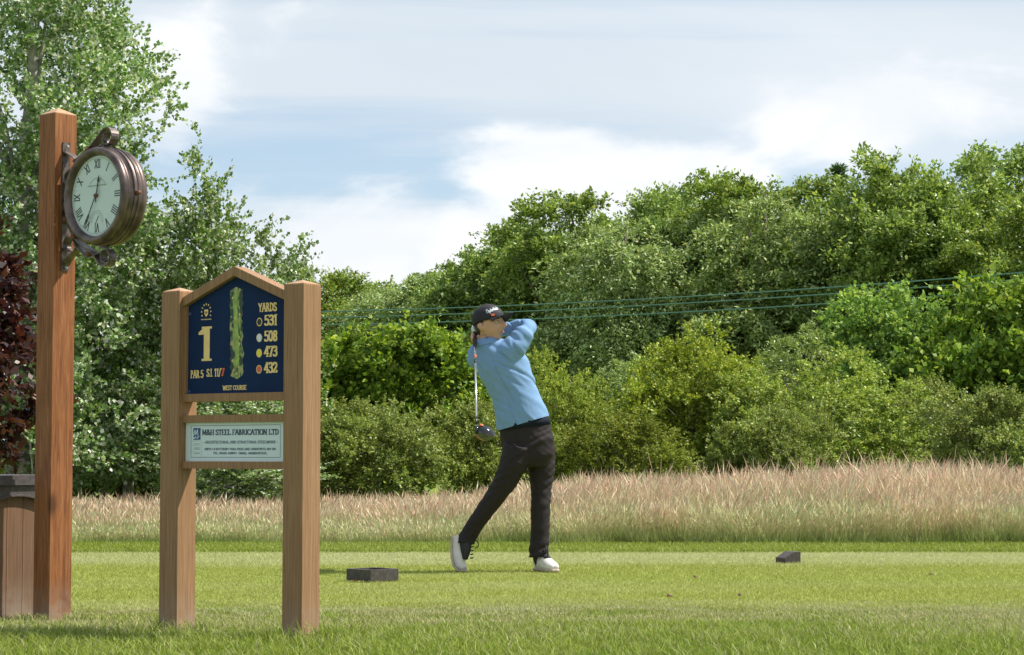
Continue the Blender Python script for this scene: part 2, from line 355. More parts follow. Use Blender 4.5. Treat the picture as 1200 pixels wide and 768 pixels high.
def text(verts, faces, s, x, z, h, width=None, align='L', tx=.95, ty=.38, serif=True, fn=None, lift=0.0, aspect=1.0):
    """append lettering to verts/faces in the x-z plane (front = -y); h cap height; width squeezes it to fit"""
    tot = sum(GL[c][0] for c in s) / 10 * h * aspect
    k = aspect * (width / tot if width else 1.0); tot = sum(GL[c][0] for c in s) / 10 * h * k
    if align == 'C': x -= tot / 2
    if align == 'R': x -= tot
    lay = 0
    for c in s:
        wd, st = GL[c]; polys = []
        for q in filter(None, st.split(';')):
            sm = q[0] == '~'; v = list(map(float, q.lstrip('~').split())); p = list(zip(v[::2], v[1::2])); pl = bez(p) if sm else p
            for a, b in zip(pl, pl[1:]):
                polys.append(hull([(a[0] + i * tx, a[1] + j * ty) for i in (-1, 1) for j in (-1, 1)] + [(b[0] + i * tx, b[1] + j * ty) for i in (-1, 1) for j in (-1, 1)]))
            if serif and not sm and len(p) == 2 and abs(p[0][1] - p[1][1]) > 5:
                for e in p:
                    if e[1] in (0, 10): polys.append([(e[0] - tx - .75, e[1] - ty), (e[0] + tx + .75, e[1] - ty), (e[0] + tx + .75, e[1] + ty), (e[0] - tx - .75, e[1] + ty)])
        for pg in polys:
            lay = (lay + 1) % 40; i0 = len(verts)
            for a, b in pg:
                co = (x + a / 10 * h * k, -lift - lay * 1.2e-5, z + b / 10 * h)
                verts.append(fn(co) if fn else co)
            faces.append(list(range(i0, i0 + len(pg))))
        x += wd / 10 * h * k
def lettering(name, items, mat_, parent, y, **kw):
    V, Fc = [], []
    for it in items: text(V, Fc, *it[:4], **{**kw, **(it[4] if len(it) > 4 else {})}, lift=-y)
    return link(name, mesh_from(name, V, Fc), mat_, parent)
def flat(name, polys, mat_, parent, y, stuff=False):
    V, Fc = [], []
    for n_, pg in enumerate(polys):
        i0 = len(V); V += [(a, y - n_ * 1e-5, b) for a, b in pg]; Fc.append(list(range(i0, i0 + len(pg))))
    o = link(name, mesh_from(name, V, Fc), mat_, parent)
    if stuff: o['kind'] = 'stuff'
    return o
def disc(cx, cz, rx, rz, n=20): return [(cx + rx * math.cos(2 * math.pi * k / n), cz + rz * math.sin(2 * math.pi * k / n)) for k in range(n)]
def bar(x0, z0, x1, z1, t):
    dx, dz = x1 - x0, z1 - z0; L = math.hypot(dx, dz); nx, nz = -dz / L * t / 2, dx / L * t / 2
    return [(x0 + nx, z0 + nz), (x0 - nx, z0 - nz), (x1 - nx, z1 - nz), (x1 + nx, z1 + nz)]
#@@SETTING
# ================================================================== the setting
def sheet(name, pts, z, m):
    return tag(link(name, mesh_from(name, [(x, y, z) for x, y in pts], [list(range(len(pts)))]), m), kind='structure')
sheet('ground', [(-3000, -200), (3000, -200), (3000, 5000), (-3000, 5000)], 0.0, M_ground)
def edge_y(x): return 10.25 + .14 * math.sin(x * 1.1 + .6) + .07 * math.sin(x * 3.7) - .02 * x
TB = 15.92                                              # back edge of the tee
xs = [-9 + i * .25 for i in range(73)]
sheet('tee', [(x, edge_y(x)) for x in xs] + [(9, TB), (-9, TB)], .006, M_tee)
sheet('fringe', [(-14, TB), (14, TB), (14, 17.6), (-14, 17.6)], .004, M_fringe)

rng = np.random.default_rng(7)
M_blade = blade_mat('grass_blades', .35); M_straw = blade_mat('meadow_stems', .25, .65, .28)
def view_pts(n, d0, d1, margin=1.0, power=1.0):
    """random ground points inside the camera's wedge plus a margin"""
    d = d0 + (d1 - d0) * rng.random(n) ** power; hw = d * .2424 + margin
    return (rng.random(n) * 2 - 1) * hw, d
def blades(name, x, y, h, wd, lean, base, tip, m, label, z0=0.0, simple=False):
    n = len(x); a = rng.random(n) * 2 * np.pi; la = rng.random(n) * 2 * np.pi
    lx, ly = np.cos(la) * lean * h, np.sin(la) * lean * h; bx, by = np.cos(a) * wd / 2, np.sin(a) * wd / 2
    V = np.zeros((n, 5, 3)); z = np.full(n, z0)
    if simple:
        V = np.stack([np.stack([x - bx, y - by, z - .003], 1), np.stack([x + bx, y + by, z - .003], 1), np.stack([x + lx, y + ly, z + h], 1)], 1)
        C = np.stack([base, base, tip], 1)
        return tag(link(name, np_mesh(name, V.reshape(-1, 3), np.arange(n * 3).reshape(-1, 3), 3, C.reshape(-1, 3)), m), label, 'grass', kind='stuff')
    V[:, 0] = np.stack([x - bx, y - by, z - .004], 1); V[:, 1] = np.stack([x + bx, y + by, z - .004], 1)
    V[:, 2] = np.stack([x - bx * .8 + lx * .35, y - by * .8 + ly * .35, z + h * .6], 1); V[:, 3] = np.stack([x + bx * .8 + lx * .35, y + by * .8 + ly * .35, z + h * .6], 1)
    V[:, 4] = np.stack([x + lx, y + ly, z + h * np.sqrt(np.maximum(.1, 1 - lean ** 2 * .5))], 1)
    i = np.arange(n)[:, None] * 5; T = np.concatenate([i + [0, 1, 3], i + [0, 3, 2], i + [2, 3, 4]], 1).reshape(-1, 3)
    C = np.zeros((n, 5, 3)); C[:, :2] = base[:, None]; C[:, 2:4] = ((base + tip) / 2)[:, None]; C[:, 4] = tip
    o = link(name, np_mesh(name, V.reshape(-1, 3), T, 3, C.reshape(-1, 3)), m)
    return tag(o, label, 'grass', kind='stuff')
def lerp(a, b, t): return np.asarray(a)[None] * (1 - t[:, None]) + np.asarray(b)[None] * t[:, None]
def in_post(x, y):
    k = np.zeros(len(x), bool)
    for p, r in POSTS: k |= (abs(x - p.x) < r) & (abs(y - p.y) < r)
    return k
POSTS = [(G(207, 747), .05), (G(353, 757), .05), (G(60, 731), .055)]

# long rough round the signs, worn and straw-coloured where it meets the tee
x, d = view_pts(175000, 7.35, 10.9, 1.5, .9)
front = 10.25 + .14 * np.sin(x * 1.1 + .6) + .07 * np.sin(x * 3.7) - .02 * x
k = (d < front + .15 + .55 * (fbm(x * 1.9, d * 1.2, 61) - .45) + .35 * rng.random(len(x)) ** 2) & ~in_post(x, d); x, d, front = x[k], d[k], front[k]
p = fbm(x * 1.1, d * 2.0, 3); q = fbm(x * 6, d * 6, 9); e = fbm(x * 2.3, d * 3.1, 14)
dry = np.clip((d - 8.1) / 1.3, 0, 1) * np.clip((.55 * p + .45 * e - .36) * 4.2, 0, .8) + .45 * np.exp(-((front - d - .15) / .4) ** 2) * np.clip((e - .3) * 3, 0, 1)
dry = np.clip(dry + .7 * np.exp(-((x - 2.15) / .5) ** 2 - ((d - 9.75) / .3) ** 2), 0, .9)
h = (.05 + .03 * q) * (1 - .72 * np.clip((d - 8.3) / 1.7, 0, 1)) * (.55 + .7 * rng.random(len(x)))
near = np.min([np.hypot(x - pp.x, d - pp.y) for pp, _ in POSTS], axis=0); h *= 1 + .6 * (near < .14)
pick = rng.random(len(x)) < dry * .85 + .09
g1 = lerp((.105, .165, .015), (.17, .22, .025), np.clip(p * 1.6 - .2, 0, 1)); t1 = lerp((.25, .36, .035), (.38, .44, .08), np.clip(q * 1.5 - .2, 0, 1))
g1[pick] = lerp((.25, .25, .09), (.33, .29, .13), rng.random(pick.sum())); t1[pick] = lerp((.44, .45, .19), (.60, .54, .31), rng.random(pick.sum()))
blades('rough_grass', x, d, h, .0032 + .002 * rng.random(len(x)), .25 + .75 * rng.random(len(x)), g1, t1, M_blade, 'longer tufty green grass round the sign posts in front of the tee')
# close-mown turf of the tee
x, d = view_pts(340000, 10.0, TB, 2.0); front = 10.25 + .14 * np.sin(x * 1.1 + .6) + .07 * np.sin(x * 3.7) - .02 * x
k = d > front - .35; x, d = x[k], d[k]; p = fbm(x * .9, d * 2.0, 21); q = fbm(x * 5, d * 7, 5)
pale = np.clip((d - 14.1 + .25 * (q - .5)) * 2.5, 0, 1) * .7 + .25 * np.exp(-((d - 12.0) / .35) ** 2) + np.clip((p - .5) * 3, 0, 1) * .5 + np.clip((11.0 - d) * 1.2, 0, 1) * np.clip((q - .35) * 4, 0, 1) * .8
g1 = lerp((.235, .27, .05), (.36, .37, .17), np.clip(pale, 0, 1)); t1 = lerp((.36, .40, .08), (.53, .54, .28), np.clip(pale, 0, 1))
blades('tee_turf', x, d, .010 + .008 * rng.random(len(x)), .0042 + 0 * x, .5 + .9 * rng.random(len(x)), g1, t1, M_blade, 'short pale green mown turf blades covering the tee', .006, True)
# fringe behind the tee
x, d = view_pts(70000, TB, 17.7, 2.2); p = fbm(x * 2, d * 2, 31)
g1 = lerp((.15, .20, .025), (.19, .24, .04), p); t1 = lerp((.29, .36, .04), (.36, .41, .09), p)
blades('fringe_grass', x, d, .022 + .02 * rng.random(len(x)), .005 + 0 * x, .3 + .7 * rng.random(len(x)), g1, t1, M_blade, 'narrow strip of bright green grass along the back of the tee', .004)

# tall meadow grass gone to seed
def meadow_h(x, d):
    s = np.clip((x / d + .06) / .12, 0, 1)                 # lower to the left of the golfer
    hh = .30 + .24 * s * s * (3 - 2 * s)
    hh = hh + .10 * np.exp(-((x / d - .20) / .08) ** 2) + .03 * np.exp(-((x / d - .11) / .03) ** 2)
    return hh * np.clip(.50 + (d - 17.2) * .24, .5, 1.0)
n = 115000; x, d = view_pts(n, 17.25, 23.2, 2.2, 1.25)
d = np.maximum(d, 17.12 + .34 * fbm(x * 2.2, x * 0, 77) + .45 * fbm(x * .7, x * 0, 78) ** 2 + .12 * rng.random(n)); p = fbm(x * .9, d * 1.2, 41); q = fbm(x * 2.6, d * 2.2, 43); u_ = fbm(x * .55, d * .6, 91); v_ = fbm(x * 4.5, d * 4.5, 17)
h = meadow_h(x, d) * (.42 + .66 * rng.random(n)) * (.62 + .42 * p + .36 * v_)
tall = rng.random(n) < .04; h[tall] *= 1.22
clump = np.exp(-(((x - .62) / .28) ** 2 + ((d - 18.6) / .5) ** 2)) * rng.random(n); h += .18 * (clump > .66)
az = rng.random(n) * 2 * np.pi; ln = h * (.10 + .42 * rng.random(n) ** 1.4); ux, uy = np.cos(az) * ln + .05 * h + (q - .5) * .9 * h, np.sin(az) * ln
wa = rng.random(n) * np.pi; side = np.stack([np.cos(wa), np.sin(wa), 0 * wa], 1); sw = .0016
def at(t): return np.stack([x + ux * t * t, d + uy * t * t, h * (t - .2 * t * t * (ln / h))], 1)
P0, P1, P2, P3 = at(0.0), at(.5), at(.74), at(1.0); M1 = P2 * .55 + P3 * .45
hw = (.0028 + .0042 * rng.random(n) ** 1.5)[:, None]
V = np.stack([P0 - side * sw, P0 + side * sw, P1 - side * sw, P1 + side * sw, P2 - side * sw * .7, P2 + side * sw * .7, P2, M1 + side * hw, P3, M1 - side * hw], 1)
i = np.arange(n)[:, None] * 10
Q = np.concatenate([i + [0, 1, 3, 2], i + [2, 3, 5, 4], i + [6, 7, 8, 9]], 1).reshape(-1, 4)
green = np.clip(1.5 - q * 1.4 - u_ * 1.2 + .7 * (rng.random(n) - .5), 0, 1)
stem0 = lerp((.40, .38, .15), (.20, .30, .06), np.clip(green + .45, 0, 1)); stem1 = lerp((.60, .52, .28), (.42, .46, .20), green)
head = lerp((.66, .50, .34), (.60, .41, .31), rng.random(n)); pale = rng.random(n) < .35; head[pale] = lerp((.74, .68, .48), (.62, .60, .38), rng.random(pale.sum()))
mixg = np.clip((.52 - u_) * 2.6 + (.5 - v_) * 1.5 + (18.5 - d) * .75, 0, .85) * (rng.random(n) < .8); head = head * np.array([1.0, .94, .92])[None]; head = head * (1 - mixg[:, None]) + np.array([.44, .50, .22])[None] * mixg[:, None]
C = np.zeros((n, 10, 3)); C[:, :2] = stem0[:, None]; C[:, 2:4] = (stem0 * .4 + stem1 * .6)[:, None]; C[:, 4:6] = stem1[:, None]; C[:, 6:] = head[:, None]
tag(link('meadow_grass', np_mesh('meadow_grass', V.reshape(-1, 3), Q, 4, C.reshape(-1, 3)), M_straw),
    'tall pinkish tan meadow grass gone to seed behind the tee', 'grass', kind='stuff')
n = 88000; x, d = view_pts(n, 17.2, 22.0, 2.2, 2.0); d = np.maximum(d, 17.05 + .36 * fbm(x * 2.2, x * 0, 77) + .45 * fbm(x * .7, x * 0, 78) ** 2 + .15 * rng.random(n)); p = fbm(x * 1.1, d * 1.4, 55)
h = meadow_h(x, d) * (.25 + .72 * rng.random(n) ** 1.3) * (.40 + 1.05 * p) * np.clip(.25 + (d - 17.2) * 1.4, .25, 1)
tip_mix = rng.random(n)  # random share of the paler tip colour, blade by blade
g1 = lerp((.14, .21, .035), (.21, .28, .05), p); t1 = lerp((.26, .39, .07), (.50, .53, .24), np.clip(p * 1.3 - .45 + .7 * tip_mix, 0, 1))
blades('meadow_leaves', x, d, h, .004 + .003 * rng.random(n), .2 + .9 * rng.random(n), g1, t1, M_blade, 'green leaf blades at the foot of the tall seeding grass', simple=True)

# ================================================================== trees and bushes
def unit(a): return a / np.maximum(1e-9, np.linalg.norm(a, axis=1, keepdims=True))
def leaf_mesh(name, pos, axis, nor, L, W):
    a = unit(axis); b = unit(np.cross(nor, a)); nn = np.cross(a, b); L = L[:, None]; W = W[:, None]
    V = np.stack([pos, pos + a * L * .42 + b * W * .5 + nn * W * .12, pos + a * L, pos + a * L * .42 - b * W * .5 + nn * W * .12], 1)
    return np_mesh(name, V.reshape(-1, 3), np.arange(len(pos) * 4).reshape(-1, 4))
def crown_points(rg, lobes, n, shell=.55, sub=0, sr=.3):
    """clump centres: boughs (small rounded masses) set in the outer part of ellipsoid lobes ((cx,cy,cz),(rx,ry,rz))"""
    vol = np.array([l[1][0] * l[1][1] + l[1][0] * l[1][2] for l in lobes])
    def pick(n_, sh):
        pk = rg.choice(len(lobes), n_, p=vol / vol.sum()); c = np.array([l[0] for l in lobes])[pk]; r = np.array([l[1] for l in lobes])[pk]
        u = unit(rg.normal(size=(n_, 3))); k = sh + (1 - sh) * rg.random((n_, 1)) ** .6
        return c + u * r * k, unit(u / r * r.mean(1, keepdims=True)), r
    if not sub:
        P, o, r = pick(n, shell); return P, o, P[:, 2] > .12
    C, co, cr = pick(sub, shell); R0 = cr.mean(1) * sr * (.65 + .7 * rg.random(sub)); pk = rg.choice(sub, n, p=R0 ** 2 / (R0 ** 2).sum())
    u = unit(rg.normal(size=(n, 3)) + np.array([0, 0, .55]) + co[pk] * .5)
    P = C[pk] + u * (R0[pk] * (.6 + .45 * rg.random(n)))[:, None] * np.array([1.15, 1.15, .85])
    return P, unit(u + co[pk] * .5), P[:, 2] > .12
def make_crown(name, seed, lobes, clumps, twigs, per, L, droop, leaf, lw, m, shell=.55, flat_=.8, spread=.8, upb=.25, jit=.35, sub=0, sr=.3, zmin=.05):
    rg = np.random.default_rng(seed)
    P, o, ok = crown_points(rg, lobes, clumps, shell, sub, sr); P, o = P[ok], o[ok]; n = len(P)
    o = o + np.array([0, 0, upb]); T = unit(np.repeat(o, twigs, 0) + rg.normal(size=(n * twigs, 3)) * spread)
    s = np.repeat(P, twigs, 0); TL = L * (.45 + .9 * rg.random((n * twigs, 1))); nt = len(T)
    t = rg.random((nt * per, 1)) ** .8; Tr = np.repeat(T, per, 0); TLr = np.repeat(TL, per, 0)
    pos = np.repeat(s, per, 0) + Tr * TLr * t + np.array([0, 0, -1]) * TLr * droop * t * t
    pos = pos + rg.normal(size=pos.shape) * leaf * jit
    ax = unit(Tr + rg.normal(size=pos.shape) * .8 + np.array([0, 0, -droop * .6])); nor = unit(np.array([0, 0, flat_]) + np.repeat(np.repeat(o, twigs, 0), per, 0) * .4 + rg.normal(size=pos.shape) * .75)
    keep = pos[:, 2] > zmin + .25 * zmin * rg.normal(size=len(pos)); pos, ax, nor = pos[keep], ax[keep], nor[keep]; q = len(pos)
    l_ = leaf * (.6 + .7 * rg.random(q)); me = leaf_mesh(name, pos, ax, nor, l_, l_ * lw)
    me.materials.append(m); return me, P
def make_trunk(name, seed, height, r, P, m, limbs=26, lean=(0, 0), low=.25, stems=1):
    rg = random.Random(seed); bm = bmesh.new(); tr = []
    for s_ in range(stems):
        a = rg.random() * 6.28; sp_ = 0 if stems == 1 else .25 + .25 * rg.random()
        pts = [Vector((math.cos(a) * sp_ * t * height * .5 + lean[0] * t + rg.uniform(-.03, .03) * height * t, math.sin(a) * sp_ * t * height * .5 + lean[1] * t + rg.uniform(-.03, .03) * height * t, height * t - (.06 if t == 0 else 0))) for t in (0, .12, .3, .5, .7, .88, 1)]
        rr = [r * 1.35, r, r * .86, r * .68, r * .46, r * .25, r * .08]; loft(bm, pts, rr, seg=8); tr.append(pts)
    for k in range(min(limbs, len(P))):
        e = Vector(P[rg.randrange(len(P))]); pts = rg.choice(tr); hz = max(low * height, min(height * .9, e.z * rg.uniform(.45, .8)))
        f = hz / height * 6; grid = [0, .12, .3, .5, .7, .88, 1]; j = max(q for q in range(6) if grid[q] <= hz / height); u = (hz / height - grid[j]) / (grid[j + 1] - grid[j])
        b = pts[j].lerp(pts[j + 1], u); mid = b.lerp(e, .5) + Vector((0, 0, .08 * (e - b).length)); r0 = r * .38 * (1 - .6 * hz / height)
        loft(bm, [b, b.lerp(mid, .5), mid, mid.lerp(e, .55), e], [r0, r0 * .8, r0 * .58, r0 * .36, r0 * .15], seg=5)
    me = bpy.data.meshes.new(name); bm.to_mesh(me); bm.free(); me.materials.append(m)
    me.polygons.foreach_set('use_smooth', [True] * len(me.polygons)); return me
def place(name, protos, loc, label, cat, group=None, rz=0.0, sc=(1, 1, 1)):
    r = empty(name, loc, label, cat, group, rz); r.scale = sc
    o = link('trunk', protos[1], None, r); c = link('crown', protos[0], None, r); c['kind'] = 'stuff'
    return r

M_poplar = leaf_mat('poplar_leaves', [(0, (0.104, 0.193, 0.046)), (.35, (0.181, 0.303, 0.073)), (.62, (0.284, 0.414, 0.123)), (.74, (0.567, 0.620, 0.410)), (1, (0.620, 0.620, 0.620))], .30, .42, .45)
M_syc = leaf_mat('sycamore_leaves', [(0, (0.098, 0.181, 0.030)), (.4, (0.179, 0.296, 0.045)), (.75, (0.303, 0.422, 0.054)), (1, (0.482, 0.563, 0.109))], .38, .55, .25)
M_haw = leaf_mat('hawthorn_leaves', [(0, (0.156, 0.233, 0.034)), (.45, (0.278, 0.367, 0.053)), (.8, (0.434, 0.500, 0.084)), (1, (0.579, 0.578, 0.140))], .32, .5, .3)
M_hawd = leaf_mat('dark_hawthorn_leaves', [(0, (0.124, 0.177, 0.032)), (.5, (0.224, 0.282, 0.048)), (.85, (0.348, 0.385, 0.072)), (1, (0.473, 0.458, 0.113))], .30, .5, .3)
M_beech = leaf_mat('beech_leaves', [(0, (0.120, 0.199, 0.048)), (.5, (0.227, 0.331, 0.071)), (.85, (0.374, 0.463, 0.107)), (1, (0.562, 0.596, 0.201))], .30, .45, .35, patch=.5)
M_ash = leaf_mat('ash_leaves', [(0, (0.127, 0.206, 0.049)), (.5, (0.245, 0.341, 0.080)), (.85, (0.400, 0.490, 0.113)), (1, (0.540, 0.592, 0.177))], .34, .45, .35, patch=.5)
M_willow = leaf_mat('grey_green_leaves', [(0, (0.147, 0.212, 0.059)), (.5, (0.258, 0.345, 0.100)), (.85, (0.407, 0.489, 0.162)), (1, (0.616, 0.620, 0.283))], .28, .45, .35, patch=.5)
M_purple = leaf_mat('purple_leaves', [(0, (0.022, 0.010, 0.012)), (.5, (0.049, 0.017, 0.017)), (.85, (0.093, 0.030, 0.022)), (1, (0.161, 0.055, 0.031))], .28, .35, .5, tint=(1, .5, .4))
M_conif = leaf_mat('conifer_needles', [(0, (0.065, 0.136, 0.053)), (.6, (0.128, 0.227, 0.078)), (1, (0.226, 0.333, 0.119))], .1, .5, .3)

def proto(nm, seed, lobes, m, bark, height, r, kw, **tk):
    me, P = make_crown(nm + '_crown', seed, lobes, m=m, **kw)
    return me, make_trunk(nm + '_trunk', seed, height, r, P, bark, **tk)

# --- poplars beside the clock
kwp = dict(zmin=.55, sub=150, sr=.32, clumps=900, twigs=5, per=33, L=.46, droop=.12, leaf=.050, lw=.92, shell=.35, spread=.75, upb=.75, flat_=.35)
popA = proto('poplar', 11, [((0, 0, 2.1), (1.75, 1.5, 1.9)), ((.1, 0, 4.2), (1.35, 1.25, 1.9)), ((-.1, .1, 5.6), (1.05, 1.0, 1.5)), ((-.1, .0, 6.6), (.7, .7, 1.2)), ((.55, -.2, 3.2), (1.0, 1.0, 1.5))], M_poplar, M_palebark, 7.4, .13, kwp, limbs=60)
kwb = dict(kwp); kwb.update(clumps=330, sub=60, sr=.42)
popB = proto('poplar_young', 12, [((0, 0, 1.7), (.95, .9, 1.45)), ((-.18, 0, 2.9), (.72, .7, .95)), ((.45, 0, 2.75), (.42, .45, .85)), ((.0, 0, 3.7), (.30, .3, .60))], M_poplar, M_palebark, 4.1, .07, kwb, limbs=40)
def gx(px, Y): p_ = U(px, 500, Y); return Vector((p_.x, Y, 0))
place('poplar_tree', popA, gx(22, 24.0), 'tallest pale green poplar tree rising behind the clock post', 'tree', rz=.4)
place('poplar_tree', popB, gx(250, 24.5), 'slender young poplar whose pointed top shows above the gabled sign', 'tree', rz=0, sc=(.80, .8, .93))
place('poplar_tree', popB, gx(150, 25.5), 'young poplar filling the gap between the tallest poplar and the slender one', 'tree', rz=2.2, sc=(.95, .95, .80))
place('poplar_tree', popB, gx(268, 22.6), 'low poplar sucker with silvery leaves seen under the white plaque', 'shrub', rz=1.1, sc=(.72, .72, .34))

# --- purple-leaved tree at the edge
pur = proto('purple_plum', 21, [((0, 0, 1.55), (.80, .8, .85)), ((.1, 0, 1.95), (.55, .6, .6))], M_purple, M_bark, 2.2, .06,
            dict(clumps=130, twigs=4, per=26, L=.30, droop=.25, leaf=.085, lw=.62, shell=.4, spread=.8, upb=.2), limbs=30)
place('purple_tree', pur, gx(-82, 16.6), 'dark purple leaved ornamental tree behind the wooden bin', 'tree')

# --- hedge bushes
kwh = dict(sub=60, sr=.34, clumps=560, twigs=6, per=25, L=.26, droop=.18, leaf=.038, lw=.75, shell=.55, spread=.95, upb=.35, flat_=.8)
haw1 = proto('hawthorn', 31, [((0, 0, .95), (1.0, .9, .95)), ((.25, -.1, 1.45), (.66, .6, .72)), ((-.45, .05, 1.25), (.5, .5, .6))], M_haw, M_bark, 1.9, .05, kwh, limbs=40, stems=3, low=.1)
haw2 = proto('hawthorn_round', 32, [((0, 0, .95), (1.08, .9, 1.0)), ((-.3, .0, 1.35), (.6, .6, .7)), ((.5, 0, 1.15), (.6, .5, .65))], M_haw, M_bark, 1.8, .05, kwh, limbs=40, stems=3, low=.1)
kwd = dict(kwh); kwd.update(clumps=430, sub=42, sr=.38)
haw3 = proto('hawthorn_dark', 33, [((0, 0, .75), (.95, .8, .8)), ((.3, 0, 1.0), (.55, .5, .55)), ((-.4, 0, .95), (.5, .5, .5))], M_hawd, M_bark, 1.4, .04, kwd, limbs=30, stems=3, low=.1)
kws = dict(sub=45, sr=.34, clumps=330, twigs=5, per=20, L=.38, droop=.1, leaf=.078, lw=.95, shell=.5, spread=.8, upb=.7, flat_=.9, jit=.5)
syc1 = proto('sycamore', 34, [((0, 0, 1.2), (1.15, 1.0, 1.15)), ((.25, 0, 1.75), (.7, .7, .7)), ((-.5, 0, 1.45), (.55, .5, .65))], M_syc, M_bark, 2.2, .05, kws, limbs=40, stems=3, low=.1)
syc2 = proto('sycamore_tall', 35, [((0, 0, 1.5), (1.0, .9, 1.4)), ((.1, 0, 2.4), (.75, .7, .8)), ((-.4, 0, 1.9), (.5, .5, .7))], M_syc, M_bark, 2.8, .06, kws, limbs=40, stems=2, low=.1)
def bush(pr, h0, w0, px0, px1, top, Y, label, rz, nm='hedge_bush', cat='bush', group=None):
    a, b = U(px0, 500, Y).x, U(px1, 500, Y).x; zt = U(600, top, Y).z; kx = (b - a) / w0
    return place(nm, pr, ((a + b) / 2, Y, 0), label, cat, group, rz, (kx, (kx + 1) / 2, zt / h0))
bush(syc1, 2.75, 2.6, 366, 572, 374, 27.5, 'bright green sycamore bush between the sign post and the golfer', .3, 'sycamore_bush')
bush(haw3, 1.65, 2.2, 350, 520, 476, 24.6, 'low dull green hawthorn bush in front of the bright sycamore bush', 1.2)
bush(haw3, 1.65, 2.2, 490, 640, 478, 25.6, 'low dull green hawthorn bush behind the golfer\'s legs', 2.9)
bush(haw2, 2.25, 2.4, 590, 715, 408, 27.0, 'yellowish hawthorn bush directly behind the golfer\'s back', .6)
bush(haw1, 2.35, 2.4, 690, 905, 386, 28.0, 'tallest yellow green hawthorn bush with a peaked top', 0)
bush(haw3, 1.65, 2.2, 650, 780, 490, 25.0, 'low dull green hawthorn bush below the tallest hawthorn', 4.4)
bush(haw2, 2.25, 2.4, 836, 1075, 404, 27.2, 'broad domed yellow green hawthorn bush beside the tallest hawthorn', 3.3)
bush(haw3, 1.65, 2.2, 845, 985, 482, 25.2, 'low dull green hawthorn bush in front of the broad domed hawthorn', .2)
bush(syc2, 3.4, 2.2, 972, 1105, 338, 31.0, 'pale green sycamore sapling standing up behind the domed hawthorn', 1.5, 'sycamore_bush')
bush(syc1, 2.75, 2.6, 1070, 1290, 318, 30.0, 'large leafy sycamore bush that the power lines run behind', 2.0, 'sycamore_bush')
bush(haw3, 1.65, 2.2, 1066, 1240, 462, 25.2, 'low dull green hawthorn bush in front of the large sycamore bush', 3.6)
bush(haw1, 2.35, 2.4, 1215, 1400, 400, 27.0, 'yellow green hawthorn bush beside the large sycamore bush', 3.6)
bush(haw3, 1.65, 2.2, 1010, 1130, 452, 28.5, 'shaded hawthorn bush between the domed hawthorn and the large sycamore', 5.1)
kww = dict(clumps=130, twigs=6, per=30, L=.5, droop=.8, leaf=.075, lw=.4, shell=.5, spread=.8, upb=.4, flat_=.4)
will = proto('willow_small', 36, [((0, 0, 2.4), (.75, .7, 1.2)), ((0, 0, 1.2), (.6, .6, 1.1))], M_willow, M_bark, 3.2, .05, kww, limbs=25, low=.2)
place('willow_bush', will, gx(944, 39), 'small pale grey green willow peeping over the domed hawthorn', 'bush', sc=(.9, .9, .87))
place('willow_bush', will, gx(745, 38), 'thin grey green willow behind the tallest hawthorn', 'bush', rz=2, sc=(.9, .9, .70))
# scrub that closes the view under the poplars
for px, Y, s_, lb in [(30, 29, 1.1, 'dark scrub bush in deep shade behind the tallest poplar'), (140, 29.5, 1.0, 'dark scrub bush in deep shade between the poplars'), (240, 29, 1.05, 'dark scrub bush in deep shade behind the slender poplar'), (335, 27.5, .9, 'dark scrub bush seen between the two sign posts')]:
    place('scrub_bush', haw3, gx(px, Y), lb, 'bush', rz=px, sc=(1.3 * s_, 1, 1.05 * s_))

# --- the wood behind
kwt = dict(sub=75, sr=.34, clumps=520, twigs=6, per=31, L=.75, droop=.5, leaf=.135, lw=.6, shell=.62, spread=.75, upb=.3, flat_=.9, jit=.5)
LB = [((0, 0, 3.2), (2.5, 2.2, 3.0)), ((.5, -.3, 5.6), (2.1, 2.0, 2.4)), ((-1.0, 0, 4.8), (1.6, 1.6, 2.0)), ((0, 0, 7.3), (1.3, 1.3, 1.6))]
LA = [((0, 0, 3.0), (2.4, 2.2, 2.8)), ((-.5, -.2, 5.4), (2.0, 1.9, 2.2)), ((1.1, 0, 5.2), (1.5, 1.5, 1.9)), ((-.3, 0, 7.2), (1.4, 1.3, 1.5)), ((.9, 0, 6.9), (.9, .9, 1.3))]
beech = proto('beech', 41, LB, M_beech, M_bark, 8.6, .22, kwt, limbs=40)
kwa = dict(kwt); kwa.update(droop=.15, upb=.6, leaf=.13, lw=.55, L=.75)
ash = proto('ash', 42, LA, M_ash, M_bark, 8.4, .2, kwa, limbs=40)
kwi = dict(kwt); kwi.update(droop=.85, leaf=.15, lw=.42, L=.9)
wil = proto('willow', 43, LB, M_willow, M_bark, 8.4, .22, kwi, limbs=40)
